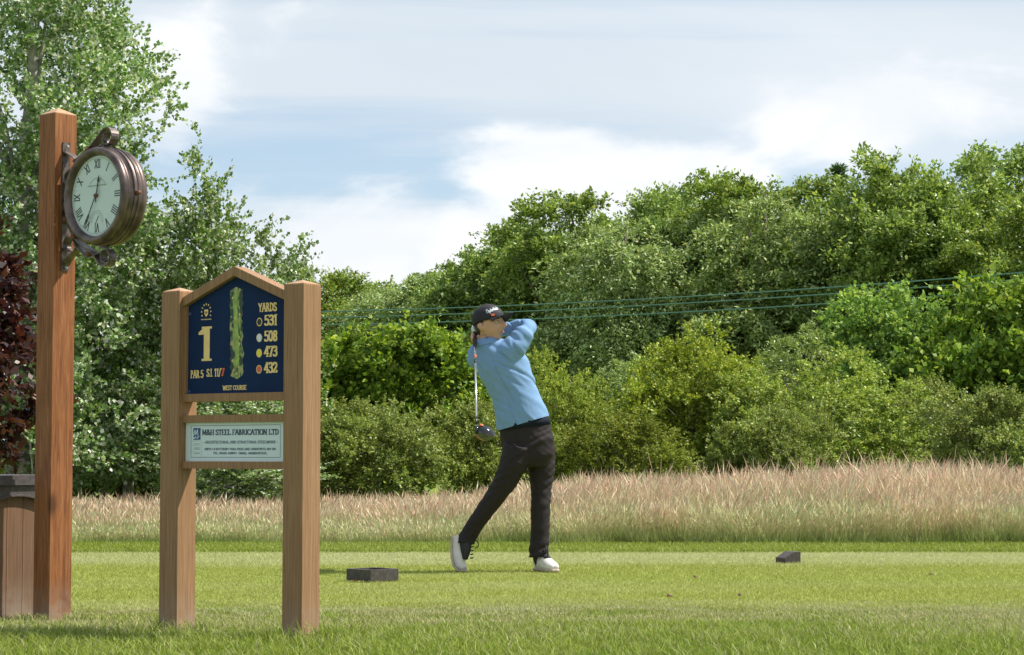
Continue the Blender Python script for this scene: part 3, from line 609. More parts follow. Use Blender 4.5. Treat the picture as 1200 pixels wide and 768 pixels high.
TREES = [  # px, top, distance, width factor, kind, label
 (395, 316, 84, 1.15, 1, 'small distant dark green tree at the low end of the wood behind the sign post'),
 (452, 322, 80, 1.0, 2, 'low grey green tree at the low end of the wood above the sycamore bush'),
 (520, 303, 78, 1.1, 2, 'dull grey green tree in the wood between the low end and the golfer\'s cap'),
 (560, 296, 74, 1.0, 0, 'dark green tree in the wood directly above the golfer\'s cap'),
 (612, 266, 73, 1.05, 0, 'tree with a loose crown where the skyline of the wood starts to rise'),
 (672, 232, 70, 1.1, 0, 'olive green beech in the wood, next up the slope of the skyline'),
 (735, 238, 66, 1.05, 2, 'grey green drooping tree in the wood above the tallest hawthorn'),
 (785, 218, 70, 1.0, 1, 'brighter green round topped tree in the wood above the tallest hawthorn'),
 (845, 210, 68, 1.0, 0, 'olive green beech in the wood beside the round topped bright tree'),
 (905, 206, 65, 1.1, 2, 'grey green drooping tree in the wood above the domed hawthorn'),
 (960, 214, 68, 1.0, 0, 'olive green beech beside the pointed conifer'),
 (1035, 196, 64, 1.15, 1, 'bright green tree with a feathery top on the high side of the wood'),
 (1110, 204, 62, 1.1, 1, 'bright green tree in the wood above the large sycamore bush'),
 (1178, 180, 67, 1.05, 0, 'tallest round crowned tree at the high end of the wood'),
 (1215, 222, 58, 1.0, 1, 'fresh green tree standing forward at the high end of the wood'),
 (1300, 196, 64, 1.2, 0, 'olive beech continuing the wood beyond its high end'),
 (330, 338, 92, 1.1, 1, 'far dark tree half hidden by the slender poplar'),
 (250, 345, 92, 1.2, 0, 'far olive tree hidden behind the poplars')]
PR = [(beech, 8.95), (ash, 8.75), (wil, 8.95)]
for i_, (px, top, Y, wf, kd, lb) in enumerate(TREES):
    pr, h0 = PR[kd]; zt = U(600, top, Y).z; s_ = zt / h0
    place('woodland_tree', pr, gx(px, Y), lb, 'tree', 'trees of the wood behind the power lines', rz=i_ * 2.4, sc=(wf * (s_ * .5 + .5), wf * (s_ * .5 + .5), s_))
for i_, (px, top, Y) in enumerate([(430, 335, 98), (500, 325, 95), (590, 300, 92), (650, 268, 86), (715, 262, 80), (800, 250, 80), (870, 240, 78), (945, 240, 78), (1060, 232, 78), (1140, 226, 76), (1240, 225, 74)]):
    pr, h0 = PR[i_ % 2]; s_ = U(600, top, Y).z / h0
    place('woodland_tree', pr, gx(px, Y), 'rear rank tree mostly hidden inside the wood', 'tree', 'rear trees of the wood', rz=i_ * 1.7 + .5, sc=(1.35, 1.2, s_))
# understorey of the wood
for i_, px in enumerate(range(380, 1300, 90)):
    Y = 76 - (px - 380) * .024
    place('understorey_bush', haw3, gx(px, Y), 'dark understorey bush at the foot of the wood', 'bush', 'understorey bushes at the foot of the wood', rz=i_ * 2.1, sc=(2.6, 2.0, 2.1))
# the conifer
def conifer(seed):
    rg = np.random.default_rng(seed); H = 10.5; pos, ax, nor = [], [], []
    for zt in np.linspace(2, H, 34):
        rr = max(.12, (H - zt) * .26)
        for a in rg.random(7) * 6.283:
            n_ = 46; t = rg.random(n_); o = np.stack([np.cos(a) * t * rr, np.sin(a) * t * rr, zt - t * rr * .25 + .35 * t * t * rr], 1) + rg.normal(size=(n_, 3)) * .07
            pos.append(o); ax.append(np.stack([np.cos(a) + rg.normal(size=n_) * .7, np.sin(a) + rg.normal(size=n_) * .7, .4 + rg.normal(size=n_) * .4], 1)); nor.append(rg.normal(size=(n_, 3)) + [0, 0, .8])
    pos, ax, nor = map(np.concatenate, (pos, ax, nor)); me = leaf_mesh('conifer_crown', pos, ax, nor, .2 + .1 * rg.random(len(pos)), np.full(len(pos), .05)); me.materials.append(M_conif)
    return me, make_trunk('conifer_trunk', 3, H, .14, pos, M_bark, limbs=10)
cf = conifer(51); zt = U(600, 196, 74).z
place('conifer_tree', cf, gx(986, 74), 'dark pointed conifer tip poking above the broadleaved wood', 'tree', sc=(1, 1, zt / 10.6))

# ================================================================== power lines
def wire(pa, pb, label):
    bm = bmesh.new(); n_ = 24
    pts = [pa.lerp(pb, t / n_) - Vector((0, 0, .28 * 4 * (t / n_) * (1 - t / n_))) for t in range(n_ + 1)]
    loft(bm, pts, [.015] * (n_ + 1), seg=6, up=Vector((0, 0, 1)))
    return tag(bm_obj('power_line', bm, M_wire, None, True), label, 'power line', 'power lines in front of the wood')
WL = [(364, 317, 'topmost thin green power line of three in front of the wood'), (371, 325, 'middle thin green power line of three in front of the wood'), (378, 338, 'lowest thin green power line of three in front of the wood')]
PA, PB = gx(150, 57), gx(1330, 45)
for k_, (ya, yb, lb) in enumerate(WL):
    a, b = U(150, ya + 4, 57), U(1330, yb - 9, 45)
    wire(a, b, lb)
for P_, lb, hts in ((PA, 'wooden power line pole hidden behind the poplars', 4.9), (PB, 'wooden power line pole beside the hedge beyond the large sycamore', 5.2)):
    r_ = empty('power_pole', P_, lb, 'pole'); bm = bmesh.new(); loft(bm, [(0, .14, -.3), (0, .14, hts)], [.13, .10], seg=10); bm_obj('shaft', bm, M_bark, r_, True)
    bm = bmesh.new(); box(bm, -.05, .05, .0, .05, hts - 1.1, hts - .1); bm_obj('bracket', bm, M_iron, r_)
#@@OBJECTS
# ================================================================== tee sign
N_ = Vector((-.633, -.774, 0)).normalized(); U_ = Vector((.774, -.633, 0)).normalized()       # sign faces N_, runs along U_
PS = .104
La = G(207, 747); Ra = G(353.5, 757.5)
U_ = (Ra - La).normalized(); N_ = Vector((U_.y, -U_.x, 0))
SW = (Ra - La).length; RZ = math.atan2(U_.y, U_.x)
Lc = La - (N_ + U_) * PS / 2
sign = empty('tee_sign', Lc + U_ * SW / 2, 'brown gabled golf tee sign with navy hole board and white sponsor plaque', 'sign', rz=RZ)
h2 = SW / 2; I0, I1 = -h2 + PS / 2, h2 - PS / 2                      # inner faces of the posts; local -y is the front
def post(x):
    bm = bmesh.new(); a = PS / 2
    box(bm, x - a, x + a, -a, a, -.15, 1.425)
    o = bm_obj('post', bm, M_sign, sign, bevel=.006)
    bm = bmesh.new(); vs = box(bm, x - a + .002, x + a - .002, -a + .002, a - .002, 1.424, 1.43); bmesh.ops.delete(bm, geom=[f for f in bm.faces if f.calc_center_median().z > 1.4295], context='FACES_ONLY')
    top = [v for v in bm.verts if v.co.z > 1.4295]; ap = bm.verts.new((x, 0, 1.447))
    top.sort(key=lambda v: math.atan2(v.co.y, v.co.x - x))
    for i in range(4): bm.faces.new((top[i], top[(i + 1) % 4], ap))
    bm_obj('post_cap', bm, M_endgrain, o)
post(-h2); post(h2)
zb, ze, za = 1.003, 1.362, 1.478                                       # board bottom, eaves, apex
bm = bmesh.new(); prism(bm, [(I0 + .002, zb - .01), (I1 - .002, zb - .01), (I1 - .002, ze + .01), (0, za + .01), (I0 + .002, ze + .01)], -.012, .004)
board = bm_obj('hole_board', bm, M_navy, sign); board['label'] = 'navy hole board with gold numerals and a painted hole map'
FY = -.0128
def rail(x0, x1, z0, z1, y0=-.030, y1=.03):
    bm = bmesh.new(); box(bm, x0, x1, y0, y1, z0, z1); return bm_obj('rail', bm, M_sign, sign, bevel=.003)
rail(I0, I1, .968, 1.0); rail(I0, I1, .882, .912); rail(I0, I1, .692, .722)
for s in (-1, 1):                                                       # gable boards
    x1 = I0 if s < 0 else I1
    bm = bmesh.new(); prism(bm, [(x1, ze), (x1, ze + .040), (0, za + .040), (0, za)], -.036, .036); bm_obj('gable_board', bm, M_sign, sign, bevel=.003)
    bm = bmesh.new(); box(bm, min(x1, x1 - s * .012), max(x1, x1 - s * .012), -.024, .024, 1.001, ze + .006); bm_obj('trim', bm, M_sign, sign, bevel=.002)
bm = bmesh.new(); box(bm, I0 + .001, I1 - .001, .006, .012, .99, ze); bm_obj('backing', bm, M_sign, sign)
W0, W1 = I0 + .012, I1 - .044; BW = W1 - W0
def bx(f): return W0 + f * BW                                           # fraction across the visible panel
def bz(py): return zb + (710 - py) * .000792            # rows measured on the enlarged board
lettering('hole_number', [('1', bx(.20), bz(537), .133, dict(align='C', tx=1.05, ty=.35, aspect=1.2))], M_gold, board, FY)
lettering('par_lettering', [('PAR 5', bx(.03), bz(629), .030, dict(width=.14 * BW))], M_gold, board, FY, tx=1.2, ty=.5)
lettering('stroke_index', [('S.I. 11/', bx(.205), bz(624), .030, dict(width=.152 * BW))], M_gold, board, FY, tx=1.2, ty=.5)
lettering('ladies_index', [('7', bx(.358), bz(622), .030)], M_orange, board, FY, tx=1.2, ty=.5)
lettering('course_name', [('WEST COURSE', bx(.505), bz(697), .018, dict(align='C', width=.25 * BW))], M_gold, board, FY, tx=1.1, ty=.5)
ROW = [('531', 353, M_blackp), ('508', 434, M_white), ('473', 512, M_yellow), ('432', 595, M_orange)]
lettering('yards_heading', [('YARDS', bx(.752), bz(300), .033, dict(width=.188 * BW))], M_gold, board, FY, tx=1.2, ty=.5)


for s, y, mm in ROW:
    lettering('yardage', [(s, bx(.815), bz(y + 18), .040, dict(width=.135 * BW))], M_gold, board, FY, tx=1.25, ty=.55)
    flat('dot_ring', [disc(bx(.762), bz(y), .0155, .0175)], M_gold, board, FY)
    flat('tee_dot', [disc(bx(.762), bz(y), .0115 if mm is not M_white else .0135, .0135 if mm is not M_white else .016)], mm, board, FY - .0006)
# the painted hole: dark trees, rough, pale fairway, sand and greens
random.seed(5)
def strip(cx, wd, z0, z1, n=26, wob=.006, seed=1):
    rg = random.Random(seed); l, r = [], []
    for i in range(n + 1):
        t = i / n; e = min(1, math.sqrt(max(0, 1 - (2 * t - 1) ** 2)) * 2.6); c = cx + .006 * math.sin(t * 5 + .7)
        zz_ = z0 + (z1 - z0) * t; l.append((c - wd / 2 * e + rg.uniform(-wob, wob) * e, zz_)); r.append((c + wd / 2 * e + rg.uniform(-wob, wob) * e, zz_))
    return r + l[::-1][:-1]
mz0, mz1 = bz(642), bz(165); mx = bx(.522)
flat('map_ground', [strip(mx, .066, mz0, mz1, seed=2)], M_map, board, FY)
flat('map_trees', [disc(mx + sx_ * (.024 + random.uniform(-.006, .006)), mz0 + .03 + (mz1 - mz0 - .05) * random.random(), .006 + .004 * random.random(), .009 + .008 * random.random(), 9) for sx_ in (-1, 1) for _ in range(17)], M_rough_print, board, FY - .0004, True)
flat('map_fairway', [strip(mx - .001, .024, mz0 + .05, mz1 - .02, wob=.003, seed=4)], M_fair, board, FY - .0009)
flat('map_bunkers', [disc(mx + a, mz0 + (mz1 - mz0) * b, .005, .006, 10) for a, b in ((-.022, .88), (.018, .70), (.016, .45), (.019, .38), (-.02, .2), (.015, .13), (-.012, .10), (-.006, .66), (.004, .06))], M_sand, board, FY - .0013, True)
# club crest: wreath of letters, shield, motto line
ez, ex = bz(288), bx(.195); pol = []
for k in range(9):
    a = R(-25 + k * 230 / 8); c, s_ = math.cos(a), math.sin(a); pol.append(bar(ex + c * .023, ez + s_ * .029, ex + c * .0295, ez + s_ * .037, .0055))
pol += [[(ex - .011, ez + .010), (ex - .004, ez + .012), (ex, ez + .009), (ex + .004, ez + .012), (ex + .011, ez + .010), (ex + .010, ez - .008), (ex, ez - .020), (ex - .010, ez - .008)]]
flat('crest', pol, M_gold, board, FY, True)
flat('crest_charge', [[(ex - .005, ez + .003), (ex - .001, ez + .003), (ex - .001, ez - .008), (ex - .005, ez - .004)], [(ex + .001, ez + .003), (ex + .005, ez + .003), (ex + .005, ez - .004), (ex + .001, ez - .008)]], M_navy, board, FY - .0006, True)
flat('crest_motto', [bar(ex - .029 + k * .0075, ez - .030, ex - .024 + k * .0075, ez - .030, .004) for k in range(8)], M_gold, board, FY, True)
for y_ in (292, 700): flat('fixing_screw', [disc(bx(.018), bz(y_), .006, .006)], M_blue, board, FY)
# sponsor plaque
bm = bmesh.new(); box(bm, I0 + .004, I1 - .002, -.014, -.004, .7225, .8815)
plaque = bm_obj('plaque', bm, M_plaque, sign, bevel=.001); plaque['label'] = 'white sponsor plaque with navy printed lettering'
PY = -.0148; PW = I1 - I0 - .048
def qx(px): return I0 + .004 + (px - 193) / (868 - 193) * PW
def qz(py): return .8815 - (py - 200) / (464 - 200) * .159
pol = [bar(qx(232), qz(222), qx(863), qz(220), .0016), bar(qx(232), qz(437), qx(863), qz(437), .0016), bar(qx(233), qz(222), qx(233), qz(437), .0016), bar(qx(862), qz(221), qx(862), qz(437), .0016)]
flat('border', pol, M_ink, plaque, PY)
lettering('company_name', [('M&H STEEL FABRICATION LTD', qx(313), qz(285), .0215, dict(width=qx(851) - qx(313)))], M_ink, plaque, PY, tx=1.15, ty=.5)
lettering('trade_line', [('- ARCHITECTURAL AND STRUCTURAL STEELWORK -', qx(320), qz(343), .0105, dict(width=qx(845) - qx(320)))], M_ink, plaque, PY, tx=.8, ty=.42)
for a_ in (('UNITS 1-4 BATTERSBY YARD, PACK LANE, HANDFORTH, SK9 7SR', qx(330), qz(388), .0085, dict(width=qx(832) - qx(330))),
          ('TEL: 01625 428911  EMAIL: MANDHSTEEL', qx(392), qz(416), .0085, dict(width=qx(772) - qx(392)))): lettering('address_line', [a_], M_ink, plaque, PY, tx=.9, ty=.5)
flat('logo_square', [[(qx(249), qz(318)), (qx(301), qz(318)), (qx(301), qz(237)), (qx(249), qz(237))]], M_blue, plaque, PY)
flat('logo_strokes', [bar(qx(252), qz(290), qx(262), qz(250), .004), bar(qx(262), qz(250), qx(268), qz(285), .004), bar(qx(268), qz(285), qx(280), qz(246), .004), bar(qx(280), qz(246), qx(283), qz(290), .004),
     bar(qx(252), qz(312), qx(272), qz(296), .004), bar(qx(275), qz(310), qx(292), qz(292), .004), bar(qx(249), qz(303), qx(256), qz(303), .004)], M_plaque, plaque, PY - .0006, True)
flat('logo_bars', [bar(qx(236), qz(y), qx(308), qz(y), .0007) for y in (326, 356, 402)] + [bar(qx(255), qz(y), qx(298), qz(y), .0024) for y in (346, 373, 382, 410)] + [bar(qx(309), qz(328), qx(309), qz(434), .0007)], M_dialgrey, plaque, PY, True)

# ================================================================== clock on its post
CA = G(57.5, 731); CS = .118; crz = RZ - R(5)
U2 = Vector((math.cos(crz), math.sin(crz), 0)); N2 = Vector((U2.y, -U2.x, 0))
Cc = CA - (N2 + U2) * CS / 2
cpost = empty('clock_post', Cc, 'square orange brown timber post carrying the round clock', 'post', rz=crz)
CH = 2.285
bm = bmesh.new(); box(bm, -CS / 2, CS / 2, -CS / 2, CS / 2, -.2, CH); shaft = bm_obj('shaft', bm, M_post, cpost, bevel=.005)
bm = bmesh.new(); vs = box(bm, -CS / 2 + .001, CS / 2 - .001, -CS / 2 + .001, CS / 2 - .001, CH - .002, CH + .004)
bmesh.ops.delete(bm, geom=[f for f in bm.faces if f.calc_center_median().z > CH + .0035], context='FACES_ONLY')
top = [v for v in bm.verts if v.co.z > CH + .003]; ap = bm.verts.new((0, 0, CH + .036)); top.sort(key=lambda v: math.atan2(v.co.y, v.co.x))
for i in range(4): bm.faces.new((top[i], top[(i + 1) % 4], ap))
bm_obj('pyramid_cap', bm, M_endgrain, shaft)
# the clock: local x runs out from the post, local -y is the near dial
CR = .221; gap = .066; cz = 1.888; cx = CS / 2 + gap + CR
clock = empty('station_clock', Cc, 'round bronze double sided clock with roman numerals on a scrolled bracket', 'clock', rz=crz)
Mt = Matrix.Translation((cx, 0, cz)) @ Matrix.Rotation(R(90), 4, 'X')           # z of the lathe -> -y
hd = .066; KS = .935
prof = [(.190, hd - .022), (.196, hd - .004), (.200, hd), (.212, hd + .004), (.224, hd), (.230, hd - .012), (.229, hd - .026), (.225, hd - .030), (.225, hd - .038), (.231, hd - .042),
        (.236, hd - .056), (.236, .012), (.232, .008), (.232, -.008), (.236, -.012)]
prof += [(r, -h) for r, h in prof[:11]][::-1]
prof = [(r * KS, h) for r, h in prof]
bm = bmesh.new(); lathe(bm, prof, 72, Mt); case = bm_obj('case', bm, M_bronze, clock, True)
bmx = bmesh.new(); loft(bmx, [(cx + CR - .004, 0, cz + .0), (cx + CR + .018, 0, cz)], [.011, .009], seg=10); bm_obj('latch_knob', bmx, M_rust, case, True)
def dial(sgn):
    L = Matrix.Translation((cx, -sgn * (hd - .022), cz)) @ Matrix.Diagonal((KS, 1, KS, 1)) @ (Matrix.Identity(4) if sgn > 0 else Matrix.Rotation(math.pi, 4, 'Z'))
    def put(o): o.matrix_local = L; return o
    bm = bmesh.new(); bm.faces.new([bm.verts.new((.195 * math.cos(a), 0, .195 * math.sin(a))) for a in [2 * math.pi * k / 64 for k in range(64)]])
    d_ = bm_obj('dial', bm, M_dial, clock); put(d_)
    for k, s_ in enumerate('XII I II III IIII V VI VII VIII IX X XI'.split()):
        a = -k * math.pi / 6; ca, sa = math.cos(a), math.sin(a)
        V, Fc = [], []
        text(V, Fc, s_, 0, 0, .040, align='C', aspect=.72, tx=.85, ty=.3, fn=lambda p, ca=ca, sa=sa: (p[0] * ca - (p[2] + .132) * sa, p[1], p[0] * sa + (p[2] + .132) * ca), lift=.0008)
        link('numeral', mesh_from('numeral', V, Fc), M_dialink, d_)
    pol = [bar(.181 * math.sin(a), .181 * math.cos(a), .186 * math.sin(a), .186 * math.cos(a), .0022) for a in [k * math.pi / 30 for k in range(60)]]
    pol += [bar(.1785 * math.sin(a), .1785 * math.cos(a), .1785 * math.sin(a + .1), .1785 * math.cos(a + .1), .0012) for a in [k * .0999 for k in range(63)]]
    flat('minute_track', pol, M_dialgrey, d_, -.0009, True)
    pol = [bar(.07 * math.sin(a), .015 + .07 * math.cos(a), .07 * math.sin(a + .1), .015 + .07 * math.cos(a + .1), .0028) for a in [-.95 + k * .1 for k in range(19)]]
    pol += [bar(-.072 + .011 * k, .048 + .0015 * math.sin(k * 2.1), -.063 + .011 * k, .050, .0055) for k in range(13)]
    sub = [bar(.048 * math.sin(a), -.115 + .048 * math.cos(a), .041 * math.sin(a), -.115 + .041 * math.cos(a), .002) for a in [-1.9 + k * .19 for k in range(21)]]
    sub += [bar(.036 * math.sin(a), -.115 + .036 * math.cos(a), .031 * math.sin(a), -.115 + .031 * math.cos(a), .004) for a in [-1.7 + k * .38 for k in range(10)]]
    flat('maker_print', pol + sub, M_dialgrey, d_, -.0009, True)
    flat('thermometer_hand', [bar(-.012, -.135, .014, -.095, .0035)], M_dialink, d_, -.002)
    def hand(nm, ang, L_, wd, y):
        ca, sa = math.cos(ang), math.sin(ang)
        prof_ = [(-.003, -.03), (.003, -.03), (wd * .35, 0), (wd * .35, L_ * .62), (wd, L_ * .76), (wd * .4, L_ * .86), (0, L_), (-wd * .4, L_ * .86), (-wd, L_ * .76), (-wd * .35, L_ * .62), (-wd * .35, 0)]
        bm = bmesh.new(); prism(bm, [(px * ca + pz * sa, -px * sa + pz * ca) for px, pz in prof_], y, y - .002); bm_obj(nm, bm, M_dialink, d_)
    hand('hour_hand', R(12), .098, .008, -.006); hand('minute_hand', R(209), .152, .007, -.010)
    bm = bmesh.new(); loft(bm, [(0, -.001, 0), (0, -.016, 0)], [.009, .008], up=Vector((1, 0, 0)), seg=12); bm_obj('hub', bm, M_rust, d_)
    return d_
dial(1); dial(-1)
# bracket: wall strap and scrolls of flat iron in the x-z plane
bx0 = CS / 2
def bp(px, py): return Vector((bx0 + .004 + (px - 73) / 158.0, 0, .76 + (530 - py) / 266.0 - .002))
bm = bmesh.new(); box(bm, bx0 + .0005, bx0 + .006, -.02, .02, bp(73, 313).z, bp(73, 158).z); bracket = bm_obj('bracket', bm, M_iron, clock)
def scroll(c, r0, a0, turns, n=22, sq=1.0): return [Vector((c.x + r0 * (1 - .55 * i / n) * math.cos(a0 + turns * 2 * math.pi * i / n), 0, c.z + r0 * (1 - .55 * i / n) * math.sin(a0 + turns * 2 * math.pi * i / n))) for i in range(n + 1)]
def strap(pts, wd=.042): 
    bm = bmesh.new(); ribbon(bm, pts, wd, .005, (0, 1, 0)); bm_obj('scroll_strap', bm, M_iron, bracket)
strap(crv([bp(73.5, 170), bp(79, 174), bp(86, 181), bp(84, 191), bp(77, 196), bp(75, 206), bp(79, 217), bp(76, 232)]))
strap(crv([bp(84, 183), bp(94, 177), bp(106, 165), bp(117, 151)]) + scroll(bp(122, 160), .044, R(115), -1.15))
strap(crv([bp(92, 186), bp(101, 177), bp(110, 171), bp(118, 168)]))
strap(crv([bp(73.5, 306), bp(79, 297), bp(88, 288), bp(85, 277), bp(78, 273), bp(75, 284), bp(80, 290)]))
strap(crv([bp(76, 240), bp(79, 255), bp(84, 270), bp(93, 283), bp(105, 293), bp(114, 306)]) + scroll(bp(121, 301), .044, R(215), 1.25))
strap(crv([bp(86, 282), bp(95, 293), bp(103, 300), bp(112, 297), bp(124, 292)]))
for px, py in ((76, 236), (76, 252), (88, 183), (86, 274), (101, 172), (103, 296)):
    bm = bmesh.new(); c = bp(px, py); loft(bm, [c + Vector((0, -.026, 0)), c + Vector((0, .026, 0))], [.0115, .0115], up=Vector((1, 0, 0)), seg=10); bm_obj('rivet', bm, M_rust, bracket, True)
for py in (163, 309):
    bm = bmesh.new(); c = bp(74.5, py); loft(bm, [c, c + Vector((.006, 0, 0))], [.008, .006], seg=8); bm_obj('bolt', bm, M_dialgrey, bracket)
for z0_, z1_ in ((cz + CR - .004, bp(120, 167).z), (bp(120, 290).z - .002, cz - CR + .004)):
    bm = bmesh.new(); box(bm, cx - .012, cx + .012, -.018, .018, z0_, z1_); bm_obj('hanger', bm, M_iron, bracket)

# ================================================================== wooden bin
bc = G(14, 727); brz = math.atan2(N_.y, N_.x) + math.pi                  # local x runs along -N_, local -y is its front (= U_)
binr = empty('litter_bin', bc - U_ * .21, 'brown boarded litter bin with dark arched lid beside the clock post', 'bin', rz=brz)
BWd, BD, BH = .47, .42, .575
for i in range(5):
    w_ = BWd / 5
    for ys in (-1, 1):
        bm = bmesh.new(); x0 = -BWd / 2 + i * w_; box(bm, x0 + .0012, x0 + w_ - .0012, ys * BD / 2 - .011, ys * BD / 2 + .011, .0, BH); bm_obj('board', bm, M_bin, binr, bevel=.002)
    if i < 4:
        for xs_ in (-1, 1):
            bm = bmesh.new(); y0 = -BD / 2 + .012 + i * (BD - .024) / 4; box(bm, xs_ * (BWd / 2 - .0125) - .011, xs_ * (BWd / 2 - .0125) + .011, y0 + .001, y0 + (BD - .024) / 4 - .001, 0, BH); bm_obj('board', bm, M_bin, binr, bevel=.002)
bm = bmesh.new(); n_ = 14; hw = BWd / 2 + .012
arch = [(-hw + 2 * hw * i / n_, BH - .085 + .068 * math.sin(math.pi * i / n_)) for i in range(n_ + 1)]
prism(bm, arch + [(hw, BH + .035), (-hw, BH + .035)], -BD / 2 - .030, -BD / 2 - .0115); bm_obj('arched_fascia', bm, M_binlid, binr, bevel=.002)
bm = bmesh.new(); prism(bm, [(a, b + .001) for a, b in arch] + [(a, b + .010) for a, b in arch[::-1]], -BD / 2 - .036, -BD / 2 - .0305); bm_obj('arch_moulding', bm, M_binlid, binr, bevel=.0015)
bm = bmesh.new(); box(bm, -hw - .012, hw + .012, -BD / 2 - .045, BD / 2 + .035, BH + .0355, BH + .062); bm_obj('lid', bm, M_binlid, binr, bevel=.006)
bm = bmesh.new(); box(bm, -hw, hw, -BD / 2 - .038, BD / 2 + .028, BH + .0622, BH + .080); bm_obj('lid_step', bm, M_binlid, binr, bevel=.005)

# ================================================================== tee markers and bits on the turf
mc = G(434.5, 684.5); mside = .215; mrz = R(-46)
mk = empty('tee_marker', (mc.x, mc.y + .148, .006), 'dark square open frame tee marker on the turf near the golfer\'s back foot', 'tee marker', rz=mrz + R(90))
t_ = .026; hh = .074; a = mside / 2
mk.rotation_euler.z = R(45)
for k in range(4):
    bm = bmesh.new(); box(bm, -a, a - t_, -a, -a + t_, .010, hh)
    for v in (-a + .012, a - t_ - .02): box(bm, v - .012, v + .016, -a + .001, -a + t_ - .001, 0, .0105)
    o = bm_obj('side_board', bm, M_marker, mk, bevel=.0015); o.rotation_euler.z = k * math.pi / 2
bm = bmesh.new(); box(bm, -.045, -.012, -a - .004, -a + .004, .001, .009); o = bm_obj('red_tab', bm, M_orange, mk); o.rotation_euler.z = -math.pi / 2; 
wc = G(925, 661.5)
bm = bmesh.new(); prism(bm, [(-.065, 0), (.065, 0), (.065, .076), (.01, .076), (-.065, .036)], -.055, .055)
o = tag(bm_obj('tee_marker', bm, M_marker, None, bevel=.002), 'small dark wedge shaped tee marker standing alone on the turf', 'tee marker'); o.location = (wc.x, wc.y + .06, .007); o.rotation_euler.z = R(28)
for k, (px, py) in enumerate([(815, 679), (1092, 676), (867, 701), (785, 702)]):
    g_ = G(px, py); bm = bmesh.new(); bmesh.ops.create_icosphere(bm, subdivisions=2, radius=.014)
    for v in bm.verts: v.co *= 1 + .5 * (mnoise.noise(v.co * 60 + Vector((k, 0, 0)))); v.co.z = max(-.004, v.co.z * .7)
    o = tag(bm_obj('soil_clod', bm, M_soil, None, True), 'tiny brown clod of soil lying on the mown tee', 'clod', 'soil clods on the tee'); o.location = (g_.x, g_.y, .016)
#@@GOLFER
# ================================================================== the golfer
GY = 13.4
def Pg(px, py, dy=0.0): return U(px, py, GY + dy)
M_skin = plain('skin', (.50, .295, .195), .5, var=.08, scale=25, bump=.05, spec=.35)
M_shirt = plain('light_blue_pullover', (.17, .295, .485), .85, var=.06, scale=120, bump=.25, spec=.2)
M_trous = plain('dark_trousers', (.024, .019, .020), .75, var=.15, scale=150, bump=.2, spec=.2)
M_belt = plain('navy_belt', (.012, .017, .028), .8, bump=0, spec=.1)
M_cap = plain('black_cap', (.022, .020, .025), .7, var=.15, scale=200, bump=.2, spec=.3)
M_hair = plain('black_hair', (.012, .010, .010), .5, var=.3, scale=200, bump=.5)
M_shoe = plain('white_leather', (.62, .58, .54), .5, var=.08, scale=30, bump=.05)
M_sole = plain('tan_sole', (.42, .33, .27), .6, var=.1, scale=40)
M_lace = plain('black_lace', (.018, .018, .02), .7, bump=0)
M_glove = plain('white_glove', (.66, .70, .68), .6, bump=.1)
M_lip = plain('lip', (.36, .16, .115), .45, bump=0)
M_eyew = plain('eye_white', (.6, .57, .53), .3, bump=0)
M_steel = plain('club_shaft', (.62, .63, .65), .25, metal=.9, bump=0, var=.03)
M_clubk = plain('club_crown', (.02, .022, .024), .12, var=.1, bump=0)
M_clubs = plain('club_sole', (.10, .11, .10), .25, metal=.6, var=.3, scale=30, bump=0)
M_cluo = plain('club_orange', (.75, .13, .03), .35, bump=0)
M_grip = plain('rubber_grip', (.03, .03, .03), .8, bump=.3)

def solid(name, bm, mat_, parent, voxel=.007, smooth=6, disp=None, cuts=()):
    """several overlapping closed lofts become one continuous skin"""
    bmesh.ops.recalc_face_normals(bm, faces=bm.faces)
    me = bpy.data.meshes.new(name); bm.to_mesh(me); bm.free()
    o = bpy.data.objects.new(name, me); COL.objects.link(o)
    md = o.modifiers.new('r', 'REMESH'); md.mode = 'VOXEL'; md.voxel_size = voxel
    sm = o.modifiers.new('s', 'SMOOTH'); sm.iterations = smooth; sm.factor = .5
    me2 = bpy.data.meshes.new_from_object(o.evaluated_get(bpy.context.evaluated_depsgraph_get()))
    bpy.data.objects.remove(o); me2.name = name
    if disp:
        nn = [v.normal.copy() for v in me2.vertices]
        for v, n_ in zip(me2.vertices, nn): v.co += n_ * disp(v.co)
    if cuts:                                                     # clean hems
        bm = bmesh.new(); bm.from_mesh(me2)
        for co, no, near in cuts:
            fs = [f for f in bm.faces if near(f.calc_center_median())]
            gs = list({v for f in fs for v in f.verts}) + list({e for f in fs for e in f.edges}) + fs
            bmesh.ops.bisect_plane(bm, geom=gs, plane_co=co, plane_no=no, clear_outer=True)
        ed = [e for e in bm.edges if e.is_boundary]; r_ = bmesh.ops.extrude_edge_only(bm, edges=ed); vs_ = [v for v in r_['geom'] if isinstance(v, bmesh.types.BMVert)]
        for co, no, near in cuts:
            loc = [v for v in vs_ if (v.co - co).dot(no) > -.003 and near(v.co)]
            if loc:
                c_ = sum((v.co for v in loc), Vector()) / len(loc)
                for v in loc: v.co = c_ + (v.co - c_) * .93 - no * .012
        bm.to_mesh(me2); bm.free()
    me2.materials.clear(); me2.materials.append(mat_)
    return link(name, me2, None, parent, True)

person = empty('person', Pg(612, 669) * 1.0, 'golfer in light blue pullover, black cap and dark trousers holding a finished swing', 'person')
person.location = Vector((Pg(612, 669).x, GY, .006))
INV = Matrix.Translation(-person.location)
def rel(o):                                                      # geometry is in world space: move it under the figure's base
    o.data.transform(INV); return o

